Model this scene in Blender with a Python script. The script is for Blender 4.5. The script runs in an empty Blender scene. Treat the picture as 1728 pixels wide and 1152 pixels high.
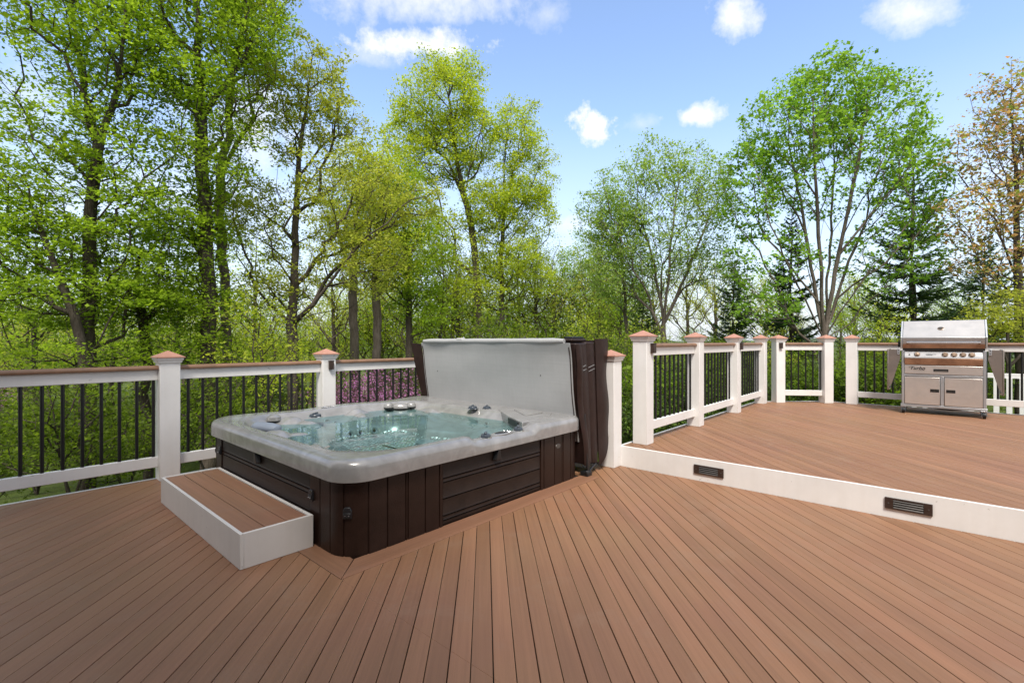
import bpy, bmesh, math, random
import numpy as np
from mathutils import Vector, Matrix

S = bpy.context.scene
COL = S.collection
PI = math.pi

# ------------------------------------------------------------------ camera
FPX = 812.0; EYE = 1.2; AZ = math.radians(41.8)
FW = (math.cos(AZ), math.sin(AZ)); RT = (math.sin(AZ), -math.cos(AZ))
cam = bpy.data.cameras.new('camera'); co = bpy.data.objects.new('camera', cam); COL.objects.link(co)
cam.sensor_width = 36.0; cam.lens = 36.0 * FPX / 1728.0; cam.clip_start = 0.05; cam.clip_end = 5000
co.location = (0, 0, EYE); co.rotation_euler = (PI / 2, 0, AZ - PI / 2)
S.camera = co

def W(u, v, d):
    """world point measured in the photograph: column, row, distance"""
    a = (u - 864) / FPX * d
    return np.array((FW[0] * d + a * RT[0], FW[1] * d + a * RT[1], EYE - (v - 576) / FPX * d))

def ground_z(x, y):
    z = -0.75 - 0.16 * max(0.0, y - 5.0) - 0.05 * max(0.0, -x) * (1 if y > 0 else 0)
    z = max(z, -5.0 - 0.01 * max(0, y - 30))
    z = max(z, -7.5)
    if y < 5.0 and x > 4: z = -0.62 - 0.02 * max(0, x - 9)
    if x > 4 and y >= 5.0: z = max(z, -0.62 - 0.10 * (y - 5.0))
    return z

# ------------------------------------------------------------------ materials
def new_mat(name):
    m = bpy.data.materials.new(name); m.use_nodes = True
    nt = m.node_tree; b = nt.nodes['Principled BSDF']
    return m, nt, b
def N(nt, t, **kw):
    n = nt.nodes.new(t)
    for k, v in kw.items():
        if k.startswith('i_'):
            key = k[2:]
            n.inputs[int(key) if key.isdigit() else key].default_value = v
        else: setattr(n, k, v)
    return n
def L(nt, a, ao, b, bi): nt.links.new(a.outputs[ao], b.inputs[bi])
def math_n(nt, op, a=None, b=None, c=None, clamp=False):
    n = nt.nodes.new('ShaderNodeMath'); n.operation = op; n.use_clamp = clamp
    for i, v in enumerate((a, b, c)):
        if v is None: continue
        if isinstance(v, (int, float)): n.inputs[i].default_value = v
        else: nt.links.new(v, n.inputs[i])
    return n.outputs[0]
def ramp(nt, fac, stops):
    r = nt.nodes.new('ShaderNodeValToRGB'); e = r.color_ramp.elements
    while len(e) < len(stops): e.new(0.5)
    for k, (p, c) in enumerate(stops): e[k].position = p; e[k].color = (*c, 1)
    nt.links.new(fac, r.inputs[0]); return r.outputs[0]
def mixc(nt, fac, a, b, blend='MIX'):
    n = nt.nodes.new('ShaderNodeMix'); n.data_type = 'RGBA'; n.blend_type = blend
    for i, v in ((0, fac), (6, a), (7, b)):
        if isinstance(v, (int, float)): n.inputs[i].default_value = v
        elif isinstance(v, tuple): n.inputs[i].default_value = (*v, 1)
        else: nt.links.new(v, n.inputs[i])
    return n.outputs[2]

def simple(name, col, rough=0.5, metal=0.0, vary=0.12, scale=6.0, bump=0.0, bscale=60, coat=0.0, spec=0.5):
    m, nt, b = new_mat(name)
    tc = N(nt, 'ShaderNodeTexCoord')
    nz = N(nt, 'ShaderNodeTexNoise', i_Scale=scale, i_Detail=5.0, i_Roughness=0.6)
    L(nt, tc, 'Object', nz, 'Vector')
    lo = tuple(max(0, c * (1 - vary)) for c in col); hi = tuple(min(1, c * (1 + vary)) for c in col)
    nt.links.new(ramp(nt, nz.outputs[0], [(0.3, lo), (0.7, hi)]), b.inputs['Base Color'])
    b.inputs['Metallic'].default_value = metal
    b.inputs['Specular IOR Level'].default_value = spec
    nt.links.new(math_n(nt, 'MULTIPLY_ADD', nz.outputs[0], 0.2, rough - 0.1), b.inputs['Roughness'])
    if coat: b.inputs['Coat Weight'].default_value = coat; b.inputs['Coat Roughness'].default_value = 0.08
    if bump:
        n2 = N(nt, 'ShaderNodeTexNoise', i_Scale=bscale, i_Detail=4.0); L(nt, tc, 'Object', n2, 'Vector')
        bp = N(nt, 'ShaderNodeBump', i_Strength=bump, i_Distance=0.01); L(nt, n2, 0, bp, 'Height')
        L(nt, bp, 0, b, 'Normal')
    return m

PITCH = 0.1657; PH0 = -1.3555
def deck_mat(name, base, rot=PI / 4, line=True, perboard=0.07):
    m, nt, b = new_mat(name)
    g = N(nt, 'ShaderNodeTexCoord')
    mp = N(nt, 'ShaderNodeMapping'); mp.inputs['Rotation'].default_value = (0, 0, -rot); L(nt, g, 'Object', mp, 'Vector')
    sep = N(nt, 'ShaderNodeSeparateXYZ'); L(nt, mp, 0, sep, 0)
    # per board offset so grain differs from board to board
    cell = math_n(nt, 'FLOOR', math_n(nt, 'MULTIPLY_ADD', sep.outputs[1], 2 / PITCH, -2 * PH0 / PITCH))
    wn = N(nt, 'ShaderNodeTexWhiteNoise', noise_dimensions='1D'); nt.links.new(cell, wn.inputs['W'])
    comb = N(nt, 'ShaderNodeCombineXYZ')
    nt.links.new(math_n(nt, 'MULTIPLY_ADD', wn.outputs[0], 37.0, sep.outputs[0]), comb.inputs[0])
    nt.links.new(sep.outputs[1], comb.inputs[1])
    m2 = N(nt, 'ShaderNodeMapping'); m2.inputs['Scale'].default_value = (1.3, 60, 1); L(nt, comb, 0, m2, 'Vector')
    gr = N(nt, 'ShaderNodeTexNoise', i_Scale=1.0, i_Detail=6.0, i_Roughness=0.65); L(nt, m2, 0, gr, 'Vector')
    m3 = N(nt, 'ShaderNodeMapping'); m3.inputs['Scale'].default_value = (0.55, 5.0, 1); L(nt, comb, 0, m3, 'Vector')
    bl = N(nt, 'ShaderNodeTexNoise', i_Scale=1.0, i_Detail=3.0); L(nt, m3, 0, bl, 'Vector')
    big = N(nt, 'ShaderNodeTexNoise', i_Scale=0.9, i_Detail=3.0, i_Roughness=0.6); L(nt, g, 'Object', big, 'Vector')
    sp = N(nt, 'ShaderNodeTexNoise', i_Scale=420.0, i_Detail=2.0); L(nt, g, 'Object', sp, 'Vector')
    k = math_n(nt, 'MULTIPLY_ADD', gr.outputs[0], 0.48, 0.76)
    k = math_n(nt, 'MULTIPLY', k, math_n(nt, 'MULTIPLY_ADD', bl.outputs[0], 0.60, 0.70))
    k = math_n(nt, 'MULTIPLY', k, math_n(nt, 'MULTIPLY_ADD', wn.outputs[0], perboard * 2, 1 - perboard))
    k = math_n(nt, 'MULTIPLY', k, math_n(nt, 'MULTIPLY_ADD', sp.outputs[0], 0.40, 0.80))
    hue = ramp(nt, big.outputs[0], [(0.32, (base[0] * 0.97, base[1] * 0.92, base[2] * 1.0)), (0.5, base), (0.68, (base[0] * 1.02, base[1] * 1.08, base[2] * 1.05))])
    hue = mixc(nt, math_n(nt, 'MULTIPLY', bl.outputs[0], 0.5), hue, (base[0] * 0.98, base[1] * 0.85, base[2] * 0.98))
    kk = N(nt, 'ShaderNodeCombineXYZ')
    for i in range(3): nt.links.new(k, kk.inputs[i])
    col = mixc(nt, 1.0, hue, kk.outputs[0], 'MULTIPLY')
    sc = N(nt, 'ShaderNodeTexNoise', i_Scale=2.6, i_Detail=7.0, i_Roughness=0.7, i_Distortion=1.2); L(nt, g, 'Object', sc, 'Vector')
    col = mixc(nt, math_n(nt, 'MULTIPLY_ADD', sc.outputs[0], 2.4, -1.28, clamp=True), col, (base[0] * 1.05, base[1] * 1.22, base[2] * 1.5))
    dk = N(nt, 'ShaderNodeTexNoise', i_Scale=34.0, i_Detail=2.0); L(nt, g, 'Object', dk, 'Vector')
    col = mixc(nt, math_n(nt, 'MULTIPLY', math_n(nt, 'GREATER_THAN', dk.outputs[0], 0.775), 0.5), col, (0.03, 0.02, 0.014))
    h = gr.outputs[0]
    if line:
        # highlight on the groove edges, painted as a broken paler line along every board
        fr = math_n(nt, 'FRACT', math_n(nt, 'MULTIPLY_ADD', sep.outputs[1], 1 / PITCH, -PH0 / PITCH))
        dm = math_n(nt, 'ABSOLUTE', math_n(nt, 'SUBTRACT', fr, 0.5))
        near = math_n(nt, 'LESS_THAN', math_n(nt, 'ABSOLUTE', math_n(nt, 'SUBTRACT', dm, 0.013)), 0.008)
        glint_noise = N(nt, 'ShaderNodeTexNoise', i_Scale=1.1, i_Detail=4.0); L(nt, g, 'Object', glint_noise, 'Vector')
        wl = math_n(nt, 'MULTIPLY', near, math_n(nt, 'MULTIPLY_ADD', glint_noise.outputs[0], 2.6, -0.70, clamp=True))
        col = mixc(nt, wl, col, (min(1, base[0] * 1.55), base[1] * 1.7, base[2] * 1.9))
    nt.links.new(col, b.inputs['Base Color'])
    nt.links.new(math_n(nt, 'MULTIPLY_ADD', bl.outputs[0], 0.25, 0.42), b.inputs['Roughness'])
    b.inputs['Specular IOR Level'].default_value = 0.35
    bp = N(nt, 'ShaderNodeBump', i_Strength=0.25, i_Distance=0.004); nt.links.new(h, bp.inputs['Height']); L(nt, bp, 0, b, 'Normal')
    return m

def paint_mat(name, col):
    m, nt, b = new_mat(name)
    g = N(nt, 'ShaderNodeTexCoord'); ge = N(nt, 'ShaderNodeNewGeometry')
    n1 = N(nt, 'ShaderNodeTexNoise', i_Scale=3.0, i_Detail=6.0, i_Roughness=0.65); L(nt, ge, 'Position', n1, 'Vector')
    mp = N(nt, 'ShaderNodeMapping'); mp.inputs['Scale'].default_value = (18, 18, 1.2); L(nt, ge, 'Position', mp, 'Vector')
    n2 = N(nt, 'ShaderNodeTexNoise', i_Scale=1.0, i_Detail=4.0); L(nt, mp, 0, n2, 'Vector')
    n3 = N(nt, 'ShaderNodeTexNoise', i_Scale=26.0, i_Detail=2.0); L(nt, ge, 'Position', n3, 'Vector')
    c = ramp(nt, n1.outputs[0], [(0.3, tuple(x * 0.90 for x in col)), (0.65, col)])
    c = mixc(nt, math_n(nt, 'MULTIPLY_ADD', n2.outputs[0], 0.5, -0.2, clamp=True), c, (col[0] * 0.78, col[1] * 0.75, col[2] * 0.70))
    scuff = ramp(nt, n3.outputs[0], [(0.735, (0, 0, 0)), (0.76, (1, 1, 1))])
    c = mixc(nt, math_n(nt, 'MULTIPLY', scuff, 0.45), c, (0.25, 0.22, 0.19))
    nt.links.new(c, b.inputs['Base Color']); b.inputs['Roughness'].default_value = 0.42
    b.inputs['Specular IOR Level'].default_value = 0.4
    return m

def leaf_mat(name, cols, transl=0.60, gloss=0.15):
    m, nt, b = new_mat(name)
    ge = N(nt, 'ShaderNodeNewGeometry')
    stops = [(i / max(1, len(cols) - 1), c) for i, c in enumerate(cols)]
    c = ramp(nt, ge.outputs['Random Per Island'], stops)
    nz = N(nt, 'ShaderNodeTexNoise', i_Scale=0.7, i_Detail=3.0); L(nt, ge, 'Position', nz, 'Vector')
    v = math_n(nt, 'MULTIPLY_ADD', nz.outputs[0], 0.7, 0.70)
    kk = N(nt, 'ShaderNodeCombineXYZ')
    for i in range(3): nt.links.new(v, kk.inputs[i])
    c = mixc(nt, 1.0, c, kk.outputs[0], 'MULTIPLY')
    nt.links.new(c, b.inputs['Base Color']); b.inputs['Roughness'].default_value = 0.5
    b.inputs['Specular IOR Level'].default_value = gloss
    tr = N(nt, 'ShaderNodeBsdfTranslucent')
    c2 = mixc(nt, 1.0, c, (1.25, 1.25, 0.7), 'MULTIPLY'); nt.links.new(c2, tr.inputs[0])
    mx = N(nt, 'ShaderNodeMixShader'); mx.inputs[0].default_value = transl
    L(nt, b, 0, mx, 1); L(nt, tr, 0, mx, 2)
    out = nt.nodes['Material Output']; L(nt, mx, 0, out, 'Surface')
    return m

def bark_mat(name, c0, c1):
    m, nt, b = new_mat(name)
    ge = N(nt, 'ShaderNodeNewGeometry')
    mp = N(nt, 'ShaderNodeMapping'); mp.inputs['Scale'].default_value = (14, 14, 2.2); L(nt, ge, 'Position', mp, 'Vector')
    n = N(nt, 'ShaderNodeTexNoise', i_Scale=1.6, i_Detail=7.0, i_Roughness=0.7); L(nt, mp, 0, n, 'Vector')
    big = N(nt, 'ShaderNodeTexNoise', i_Scale=1.4, i_Detail=3.0); L(nt, ge, 'Position', big, 'Vector')
    f = math_n(nt, 'MULTIPLY_ADD', big.outputs[0], 0.5, math_n(nt, 'MULTIPLY_ADD', n.outputs[0], 0.8, -0.15))
    nt.links.new(ramp(nt, f, [(0.3, c0), (0.7, c1)]), b.inputs['Base Color'])
    b.inputs['Roughness'].default_value = 0.9; b.inputs['Specular IOR Level'].default_value = 0.15
    bp = N(nt, 'ShaderNodeBump', i_Strength=0.9, i_Distance=0.04); L(nt, n, 0, bp, 'Height'); L(nt, bp, 0, b, 'Normal')
    return m

M = {}
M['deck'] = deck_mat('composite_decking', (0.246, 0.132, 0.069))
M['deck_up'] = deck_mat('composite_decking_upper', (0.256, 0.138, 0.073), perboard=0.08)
M['trim'] = deck_mat('composite_trim', (0.240, 0.126, 0.072), rot=0, line=False)
M['trim_y'] = deck_mat('composite_trim_across', (0.240, 0.126, 0.072), rot=PI / 2, line=False)
M['tread'] = deck_mat('composite_tread', (0.24, 0.130, 0.074), rot=PI / 2, line=False, perboard=0.0)
M['handrail'] = simple('composite_handrail', (0.215, 0.120, 0.070), 0.45, vary=0.2, scale=12)
M['white'] = paint_mat('white_paint', (0.78, 0.78, 0.775))
M['boxwhite'] = paint_mat('grey_white_paint', (0.64, 0.62, 0.595))
M['black'] = simple('black_metal', (0.008, 0.008, 0.009), 0.4, vary=0.3)
M['copper'] = simple('copper_cap', (0.44, 0.225, 0.16), 0.5, 0.1, vary=0.12, scale=14)
M['bronze'] = simple('bronze_fixture', (0.045, 0.028, 0.022), 0.45, 0.3, vary=0.25, scale=30)
M['louver'] = simple('louver_metal', (0.11, 0.105, 0.10), 0.4, 0.6)
M['dark'] = simple('dark_underside', (0.012, 0.010, 0.008), 0.9)
M['skirt'] = simple('brown_cabinet', (0.020, 0.0098, 0.0070), 0.36, vary=0.25, scale=9, bump=0.15, bscale=120, spec=0.28)
M['panel'] = simple('brown_panel', (0.021, 0.0125, 0.0092), 0.42, vary=0.25, scale=9, bump=0.12, bscale=140, spec=0.22)
M['vinyl'] = simple('brown_vinyl', (0.024, 0.0125, 0.0105), 0.45, vary=0.25, scale=14, bump=0.25, bscale=90, spec=0.3)
M['plastic'] = simple('black_plastic', (0.012, 0.013, 0.015), 0.35)
M['knob'] = simple('slate_knob', (0.050, 0.065, 0.085), 0.3)
M['pillow'] = simple('pillow_foam', (0.20, 0.235, 0.29), 0.6, vary=0.1)
M['jet'] = simple('grey_jet_trim', (0.26, 0.28, 0.29), 0.45, 0.3)
M['chrome'] = simple('chrome', (0.65, 0.66, 0.67), 0.15, 1.0, vary=0.05)
M['soil'] = simple('soil', (0.06, 0.04, 0.027), 0.95, vary=0.5, scale=5, bump=0.6, bscale=30)

def shell_mat():
    m, nt, b = new_mat('pearl_acrylic')
    ge = N(nt, 'ShaderNodeNewGeometry')
    n = N(nt, 'ShaderNodeTexNoise', i_Scale=3.2, i_Detail=5.0, i_Roughness=0.55, i_Distortion=1.8); L(nt, ge, 'Position', n, 'Vector')
    n2 = N(nt, 'ShaderNodeTexNoise', i_Scale=10.0, i_Detail=4.0, i_Distortion=1.0); L(nt, ge, 'Position', n2, 'Vector')
    f = math_n(nt, 'MULTIPLY_ADD', n2.outputs[0], 0.5, math_n(nt, 'MULTIPLY', n.outputs[0], 0.55))
    c = ramp(nt, f, [(0.30, (0.215, 0.214, 0.212)), (0.5, (0.265, 0.264, 0.262)), (0.70, (0.335, 0.334, 0.332))])
    sep = N(nt, 'ShaderNodeSeparateXYZ'); L(nt, ge, 'Position', sep, 0)
    nt.links.new(c, b.inputs['Base Color'])
    b.inputs['Metallic'].default_value = 0.2; b.inputs['Roughness'].default_value = 0.24
    b.inputs['Coat Weight'].default_value = 0.25; b.inputs['Coat Roughness'].default_value = 0.10
    # the dimpled foot-well floor: small round bumps below the seats
    vo = N(nt, 'ShaderNodeTexVoronoi', i_Scale=24.0, i_Randomness=0.25); L(nt, ge, 'Position', vo, 'Vector')
    deep = math_n(nt, 'LESS_THAN', sep.outputs[2], 0.345)
    d = math_n(nt, 'MULTIPLY', deep, math_n(nt, 'LESS_THAN', vo.outputs['Distance'], 0.33))
    bp = N(nt, 'ShaderNodeBump', i_Strength=0.9, i_Distance=0.02)
    nt.links.new(math_n(nt, 'MULTIPLY', deep, math_n(nt, 'SUBTRACT', 0.6, vo.outputs['Distance'], clamp=True)), bp.inputs['Height']); L(nt, bp, 0, b, 'Normal')
    c2 = mixc(nt, math_n(nt, 'MULTIPLY', d, 0.8), c, (0.85, 0.87, 0.86))
    nt.links.new(c2, b.inputs['Base Color'])
    return m
M['shell'] = shell_mat()

def water_mat():
    m, nt, b = new_mat('tub_water')
    ge = N(nt, 'ShaderNodeNewGeometry')
    n = N(nt, 'ShaderNodeTexNoise', i_Scale=5.0, i_Detail=2.0, i_Distortion=0.6); L(nt, ge, 'Position', n, 'Vector')
    bp = N(nt, 'ShaderNodeBump', i_Strength=0.10, i_Distance=0.02); L(nt, n, 0, bp, 'Height')
    # clear shallow water: straight tinted transmission under a Fresnel-weighted mirror
    tp = N(nt, 'ShaderNodeBsdfTransparent'); tp.inputs['Color'].default_value = (0.71, 0.935, 0.94, 1)
    gs = N(nt, 'ShaderNodeBsdfGlossy'); gs.inputs['Roughness'].default_value = 0.012
    fr = N(nt, 'ShaderNodeFresnel'); fr.inputs['IOR'].default_value = 1.30
    for q in (gs, fr): L(nt, bp, 0, q, 'Normal')
    m2 = N(nt, 'ShaderNodeMixShader'); L(nt, fr, 0, m2, 0); L(nt, tp, 0, m2, 1); L(nt, gs, 0, m2, 2)
    L(nt, m2, 0, nt.nodes['Material Output'], 'Surface'); nt.nodes.remove(b)
    return m
M['water'] = water_mat()

def liner_mat():
    m, nt, b = new_mat('cover_liner')
    ge = N(nt, 'ShaderNodeNewGeometry')
    mp = N(nt, 'ShaderNodeMapping'); mp.inputs['Scale'].default_value = (3, 3, 3); L(nt, ge, 'Position', mp, 'Vector')
    n = N(nt, 'ShaderNodeTexNoise', i_Scale=1.2, i_Detail=6.0, i_Roughness=0.6); L(nt, mp, 0, n, 'Vector')
    m2 = N(nt, 'ShaderNodeMapping'); m2.inputs['Scale'].default_value = (60, 60, 2.5); L(nt, ge, 'Position', m2, 'Vector')
    n2 = N(nt, 'ShaderNodeTexNoise', i_Scale=1.0, i_Detail=3.0); L(nt, m2, 0, n2, 'Vector')
    m3 = N(nt, 'ShaderNodeMapping'); m3.inputs['Scale'].default_value = (2.5, 2.5, 70); L(nt, ge, 'Position', m3, 'Vector')
    n3 = N(nt, 'ShaderNodeTexNoise', i_Scale=1.0, i_Detail=3.0); L(nt, m3, 0, n3, 'Vector')
    f = math_n(nt, 'MULTIPLY_ADD', n2.outputs[0], 0.25, math_n(nt, 'MULTIPLY_ADD', n3.outputs[0], 0.3, math_n(nt, 'MULTIPLY', n.outputs[0], 0.55)))
    c = ramp(nt, f, [(0.34, (0.335, 0.345, 0.352)), (0.72, (0.40, 0.41, 0.418))])
    nt.links.new(c, b.inputs['Base Color']); b.inputs['Roughness'].default_value = 0.5
    bp = N(nt, 'ShaderNodeBump', i_Strength=0.12, i_Distance=0.01); nt.links.new(f, bp.inputs['Height']); L(nt, bp, 0, b, 'Normal')
    return m
M['liner'] = liner_mat()

def steel_mat(name, col, rough=0.32, stain=0.25, warm=(0.45, 0.36, 0.28)):
    m, nt, b = new_mat(name)
    tc = N(nt, 'ShaderNodeNewGeometry')
    mp = N(nt, 'ShaderNodeMapping'); mp.inputs['Scale'].default_value = (220, 3, 220); L(nt, tc, 'Position', mp, 'Vector')
    br = N(nt, 'ShaderNodeTexNoise', i_Scale=1.0, i_Detail=3.0); L(nt, mp, 0, br, 'Vector')
    n = N(nt, 'ShaderNodeTexNoise', i_Scale=5.0, i_Detail=6.0, i_Roughness=0.65); L(nt, tc, 'Position', n, 'Vector')
    c = ramp(nt, n.outputs[0], [(0.3, tuple(x * 0.8 for x in col)), (0.7, col)])
    c = mixc(nt, math_n(nt, 'MULTIPLY', math_n(nt, 'MULTIPLY_ADD', n.outputs[0], 2.2, -0.75, clamp=True), stain), c, warm)
    nt.links.new(c, b.inputs['Base Color']); b.inputs['Metallic'].default_value = 0.85
    nt.links.new(math_n(nt, 'MULTIPLY_ADD', br.outputs[0], 0.25, rough - 0.1), b.inputs['Roughness'])
    bp = N(nt, 'ShaderNodeBump', i_Strength=0.06, i_Distance=0.002); L(nt, br, 0, bp, 'Height'); L(nt, bp, 0, b, 'Normal')
    return m
M['steel'] = steel_mat('brushed_steel', (0.80, 0.77, 0.74), 0.36, 0.28, (0.62, 0.52, 0.44))
M['steel_lid'] = steel_mat('lid_steel', (0.52, 0.52, 0.525), 0.36, 0.12)
M['steel_soot'] = steel_mat('sooted_steel', (0.62, 0.42, 0.30), 0.4, 1.0, (0.10, 0.06, 0.04))
M['steel_frame'] = steel_mat('grey_frame_steel', (0.58, 0.62, 0.66), 0.4, 0.1)
M['shelf'] = steel_mat('dull_shelf_steel', (0.30, 0.27, 0.25), 0.45, 0.3)
M['dish'] = simple('soot_black', (0.02, 0.018, 0.016), 0.6)
M['brass'] = simple('bronze_knob', (0.36, 0.27, 0.20), 0.3, 0.8)

def ground_mat():
    m, nt, b = new_mat('woodland_ground')
    ge = N(nt, 'ShaderNodeNewGeometry')
    n = N(nt, 'ShaderNodeTexNoise', i_Scale=0.5, i_Detail=8.0, i_Roughness=0.7); L(nt, ge, 'Position', n, 'Vector')
    n2 = N(nt, 'ShaderNodeTexNoise', i_Scale=9.0, i_Detail=6.0, i_Roughness=0.7); L(nt, ge, 'Position', n2, 'Vector')
    f = math_n(nt, 'MULTIPLY_ADD', n2.outputs[0], 0.4, math_n(nt, 'MULTIPLY', n.outputs[0], 0.7))
    c = ramp(nt, f, [(0.36, (0.07, 0.05, 0.03)), (0.50, (0.06, 0.085, 0.02)), (0.70, (0.11, 0.15, 0.03))])
    nt.links.new(c, b.inputs['Base Color']); b.inputs['Roughness'].default_value = 1.0
    b.inputs['Specular IOR Level'].default_value = 0.1
    bp = N(nt, 'ShaderNodeBump', i_Strength=0.8, i_Distance=0.1); L(nt, n2, 0, bp, 'Height'); L(nt, bp, 0, b, 'Normal')
    return m
M['ground'] = ground_mat()
M['hill'] = simple('far_wooded_hill', (0.075, 0.10, 0.055), 1.0, vary=0.4, scale=0.05, spec=0.1)

G1 = (0.102, 0.196, 0.017); G2 = (0.167, 0.290, 0.026); G3 = (0.239, 0.392, 0.041)
M['leaf_green'] = leaf_mat('leaf_fresh_green', [(0.147, 0.237, 0.018), (0.224, 0.339, 0.028), (0.262, 0.384, 0.036), (0.339, 0.480, 0.054)])
M['leaf_yellow'] = leaf_mat('leaf_yellow_green', [(0.230, 0.320, 0.032), (0.384, 0.474, 0.051), (0.512, 0.576, 0.070), (0.320, 0.422, 0.038)])
M['leaf_olive'] = leaf_mat('leaf_olive_bud', [(0.282, 0.294, 0.058), (0.371, 0.422, 0.064), (0.486, 0.512, 0.102), (0.256, 0.346, 0.045)])
M['leaf_grey'] = leaf_mat('leaf_grey_green', [(0.192, 0.294, 0.070), (0.282, 0.410, 0.102), (0.397, 0.525, 0.154)])
M['leaf_maple'] = leaf_mat('leaf_maple_green', [(0.134, 0.256, 0.032), (0.192, 0.352, 0.045), (0.301, 0.493, 0.077), (0.205, 0.346, 0.051)])
M['leaf_red'] = leaf_mat('leaf_russet', [(0.46, 0.26, 0.16), (0.54, 0.32, 0.20), (0.24, 0.34, 0.08), (0.58, 0.36, 0.24), (0.22, 0.33, 0.07), (0.42, 0.24, 0.14)])
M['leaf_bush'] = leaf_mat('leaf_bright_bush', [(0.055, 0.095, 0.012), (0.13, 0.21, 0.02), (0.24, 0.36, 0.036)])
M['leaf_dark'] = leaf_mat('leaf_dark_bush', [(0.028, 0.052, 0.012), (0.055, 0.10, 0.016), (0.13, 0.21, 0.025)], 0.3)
M['blossom'] = leaf_mat('redbud_blossom', [(0.30, 0.11, 0.29), (0.42, 0.17, 0.40), (0.35, 0.13, 0.31), (0.50, 0.24, 0.47)], 0.35)
M['needle'] = leaf_mat('spruce_needles', [(0.021, 0.051, 0.021), (0.039, 0.081, 0.028), (0.063, 0.117, 0.036), (0.135, 0.225, 0.045)], 0.12)
M['leaf_under'] = leaf_mat('leaf_undergrowth', [(0.055, 0.095, 0.012), (0.12, 0.185, 0.02), (0.20, 0.285, 0.03), (0.09, 0.145, 0.016)])
M['grass'] = leaf_mat('grass_blades', [(0.096, 0.208, 0.019), (0.160, 0.303, 0.032), (0.239, 0.383, 0.047)], 0.35)
M['bark'] = bark_mat('bark_grey_brown', (0.030, 0.024, 0.019), (0.125, 0.105, 0.088))
M['bark_pale'] = bark_mat('bark_pale', (0.06, 0.048, 0.038), (0.20, 0.17, 0.145))

# ------------------------------------------------------------------ mesh helpers
class MB:
    def __init__(s): s.v = []; s.f = []
    def add(s, vs, fs):
        o = len(s.v); s.v += [tuple(v) for v in vs]; s.f += [tuple(i + o for i in f) for f in fs]; return s
    def box(s, x0, x1, y0, y1, z0, z1, mat=None):
        vs = [Vector(p) for p in ((x0, y0, z0), (x1, y0, z0), (x1, y1, z0), (x0, y1, z0), (x0, y0, z1), (x1, y0, z1), (x1, y1, z1), (x0, y1, z1))]
        if mat is not None: vs = [mat @ v for v in vs]
        return s.add(vs, [(0, 3, 2, 1), (4, 5, 6, 7), (0, 1, 5, 4), (1, 2, 6, 5), (2, 3, 7, 6), (3, 0, 4, 7)])
    def prism(s, pts, axis, a0, a1):
        """polygon (list of 2D) extruded along axis ('x','y','z')"""
        n = len(pts)
        def mk(p, a):
            return {'x': (a, p[0], p[1]), 'y': (p[0], a, p[1]), 'z': (p[0], p[1], a)}[axis]
        vs = [mk(p, a0) for p in pts] + [mk(p, a1) for p in pts]
        fs = [(i, (i + 1) % n, n + (i + 1) % n, n + i) for i in range(n)] + [tuple(reversed(range(n))), tuple(range(n, 2 * n))]
        return s.add(vs, fs)
    def lathe(s, prof, n=20, mat=None):
        """profile [(r,z)] turned about z, transformed by mat"""
        vs = []; fs = []; k = len(prof)
        for r, z in prof:
            for i in range(n):
                a = 2 * PI * i / n; vs.append(Vector((r * math.cos(a), r * math.sin(a), z)))
        for j in range(k - 1):
            for i in range(n): fs.append((j * n + i, j * n + (i + 1) % n, (j + 1) * n + (i + 1) % n, (j + 1) * n + i))
        fs.append(tuple(reversed(range(n)))); fs.append(tuple(range((k - 1) * n, k * n)))
        if mat is not None: vs = [mat @ v for v in vs]
        return s.add(vs, fs)
    def tube(s, pts, rad, n=8):
        pts = [Vector(p) for p in pts]; rings = []
        for i, p in enumerate(pts):
            t = (pts[min(i + 1, len(pts) - 1)] - pts[max(i - 1, 0)]).normalized()
            a = t.cross(Vector((0, 0, 1)));
            if a.length < 1e-3: a = t.cross(Vector((1, 0, 0)))
            a.normalize(); b = t.cross(a)
            r = rad[i] if isinstance(rad, (list, tuple)) else rad
            rings.append([p + a * r * math.cos(2 * PI * k / n) + b * r * math.sin(2 * PI * k / n) for k in range(n)])
        vs = [v for r in rings for v in r]; fs = []
        for i in range(len(rings) - 1):
            for k in range(n): fs.append((i * n + k, i * n + (k + 1) % n, (i + 1) * n + (k + 1) % n, (i + 1) * n + k))
        fs.append(tuple(reversed(range(n)))); fs.append(tuple(range((len(rings) - 1) * n, len(rings) * n)))
        return s.add(vs, fs)
    def build(s, name, mat, parent=None, bevel=0.0, smooth=True, seg=2, fix=True):
        me = bpy.data.meshes.new(name); me.from_pydata(s.v, [], s.f)
        if fix:
            bm = bmesh.new(); bm.from_mesh(me); bmesh.ops.recalc_face_normals(bm, faces=bm.faces); bm.to_mesh(me); bm.free()
        me.materials.append(mat)
        o = bpy.data.objects.new(name, me); COL.objects.link(o)
        if parent is not None: o.parent = parent
        if smooth:
            me.polygons.foreach_set('use_smooth', [True] * len(me.polygons)); me.set_sharp_from_angle(angle=math.radians(38))
        if bevel:
            b = o.modifiers.new('bevel', 'BEVEL'); b.width = bevel; b.segments = seg; b.limit_method = 'ANGLE'; b.angle_limit = math.radians(40)
        return o

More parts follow.
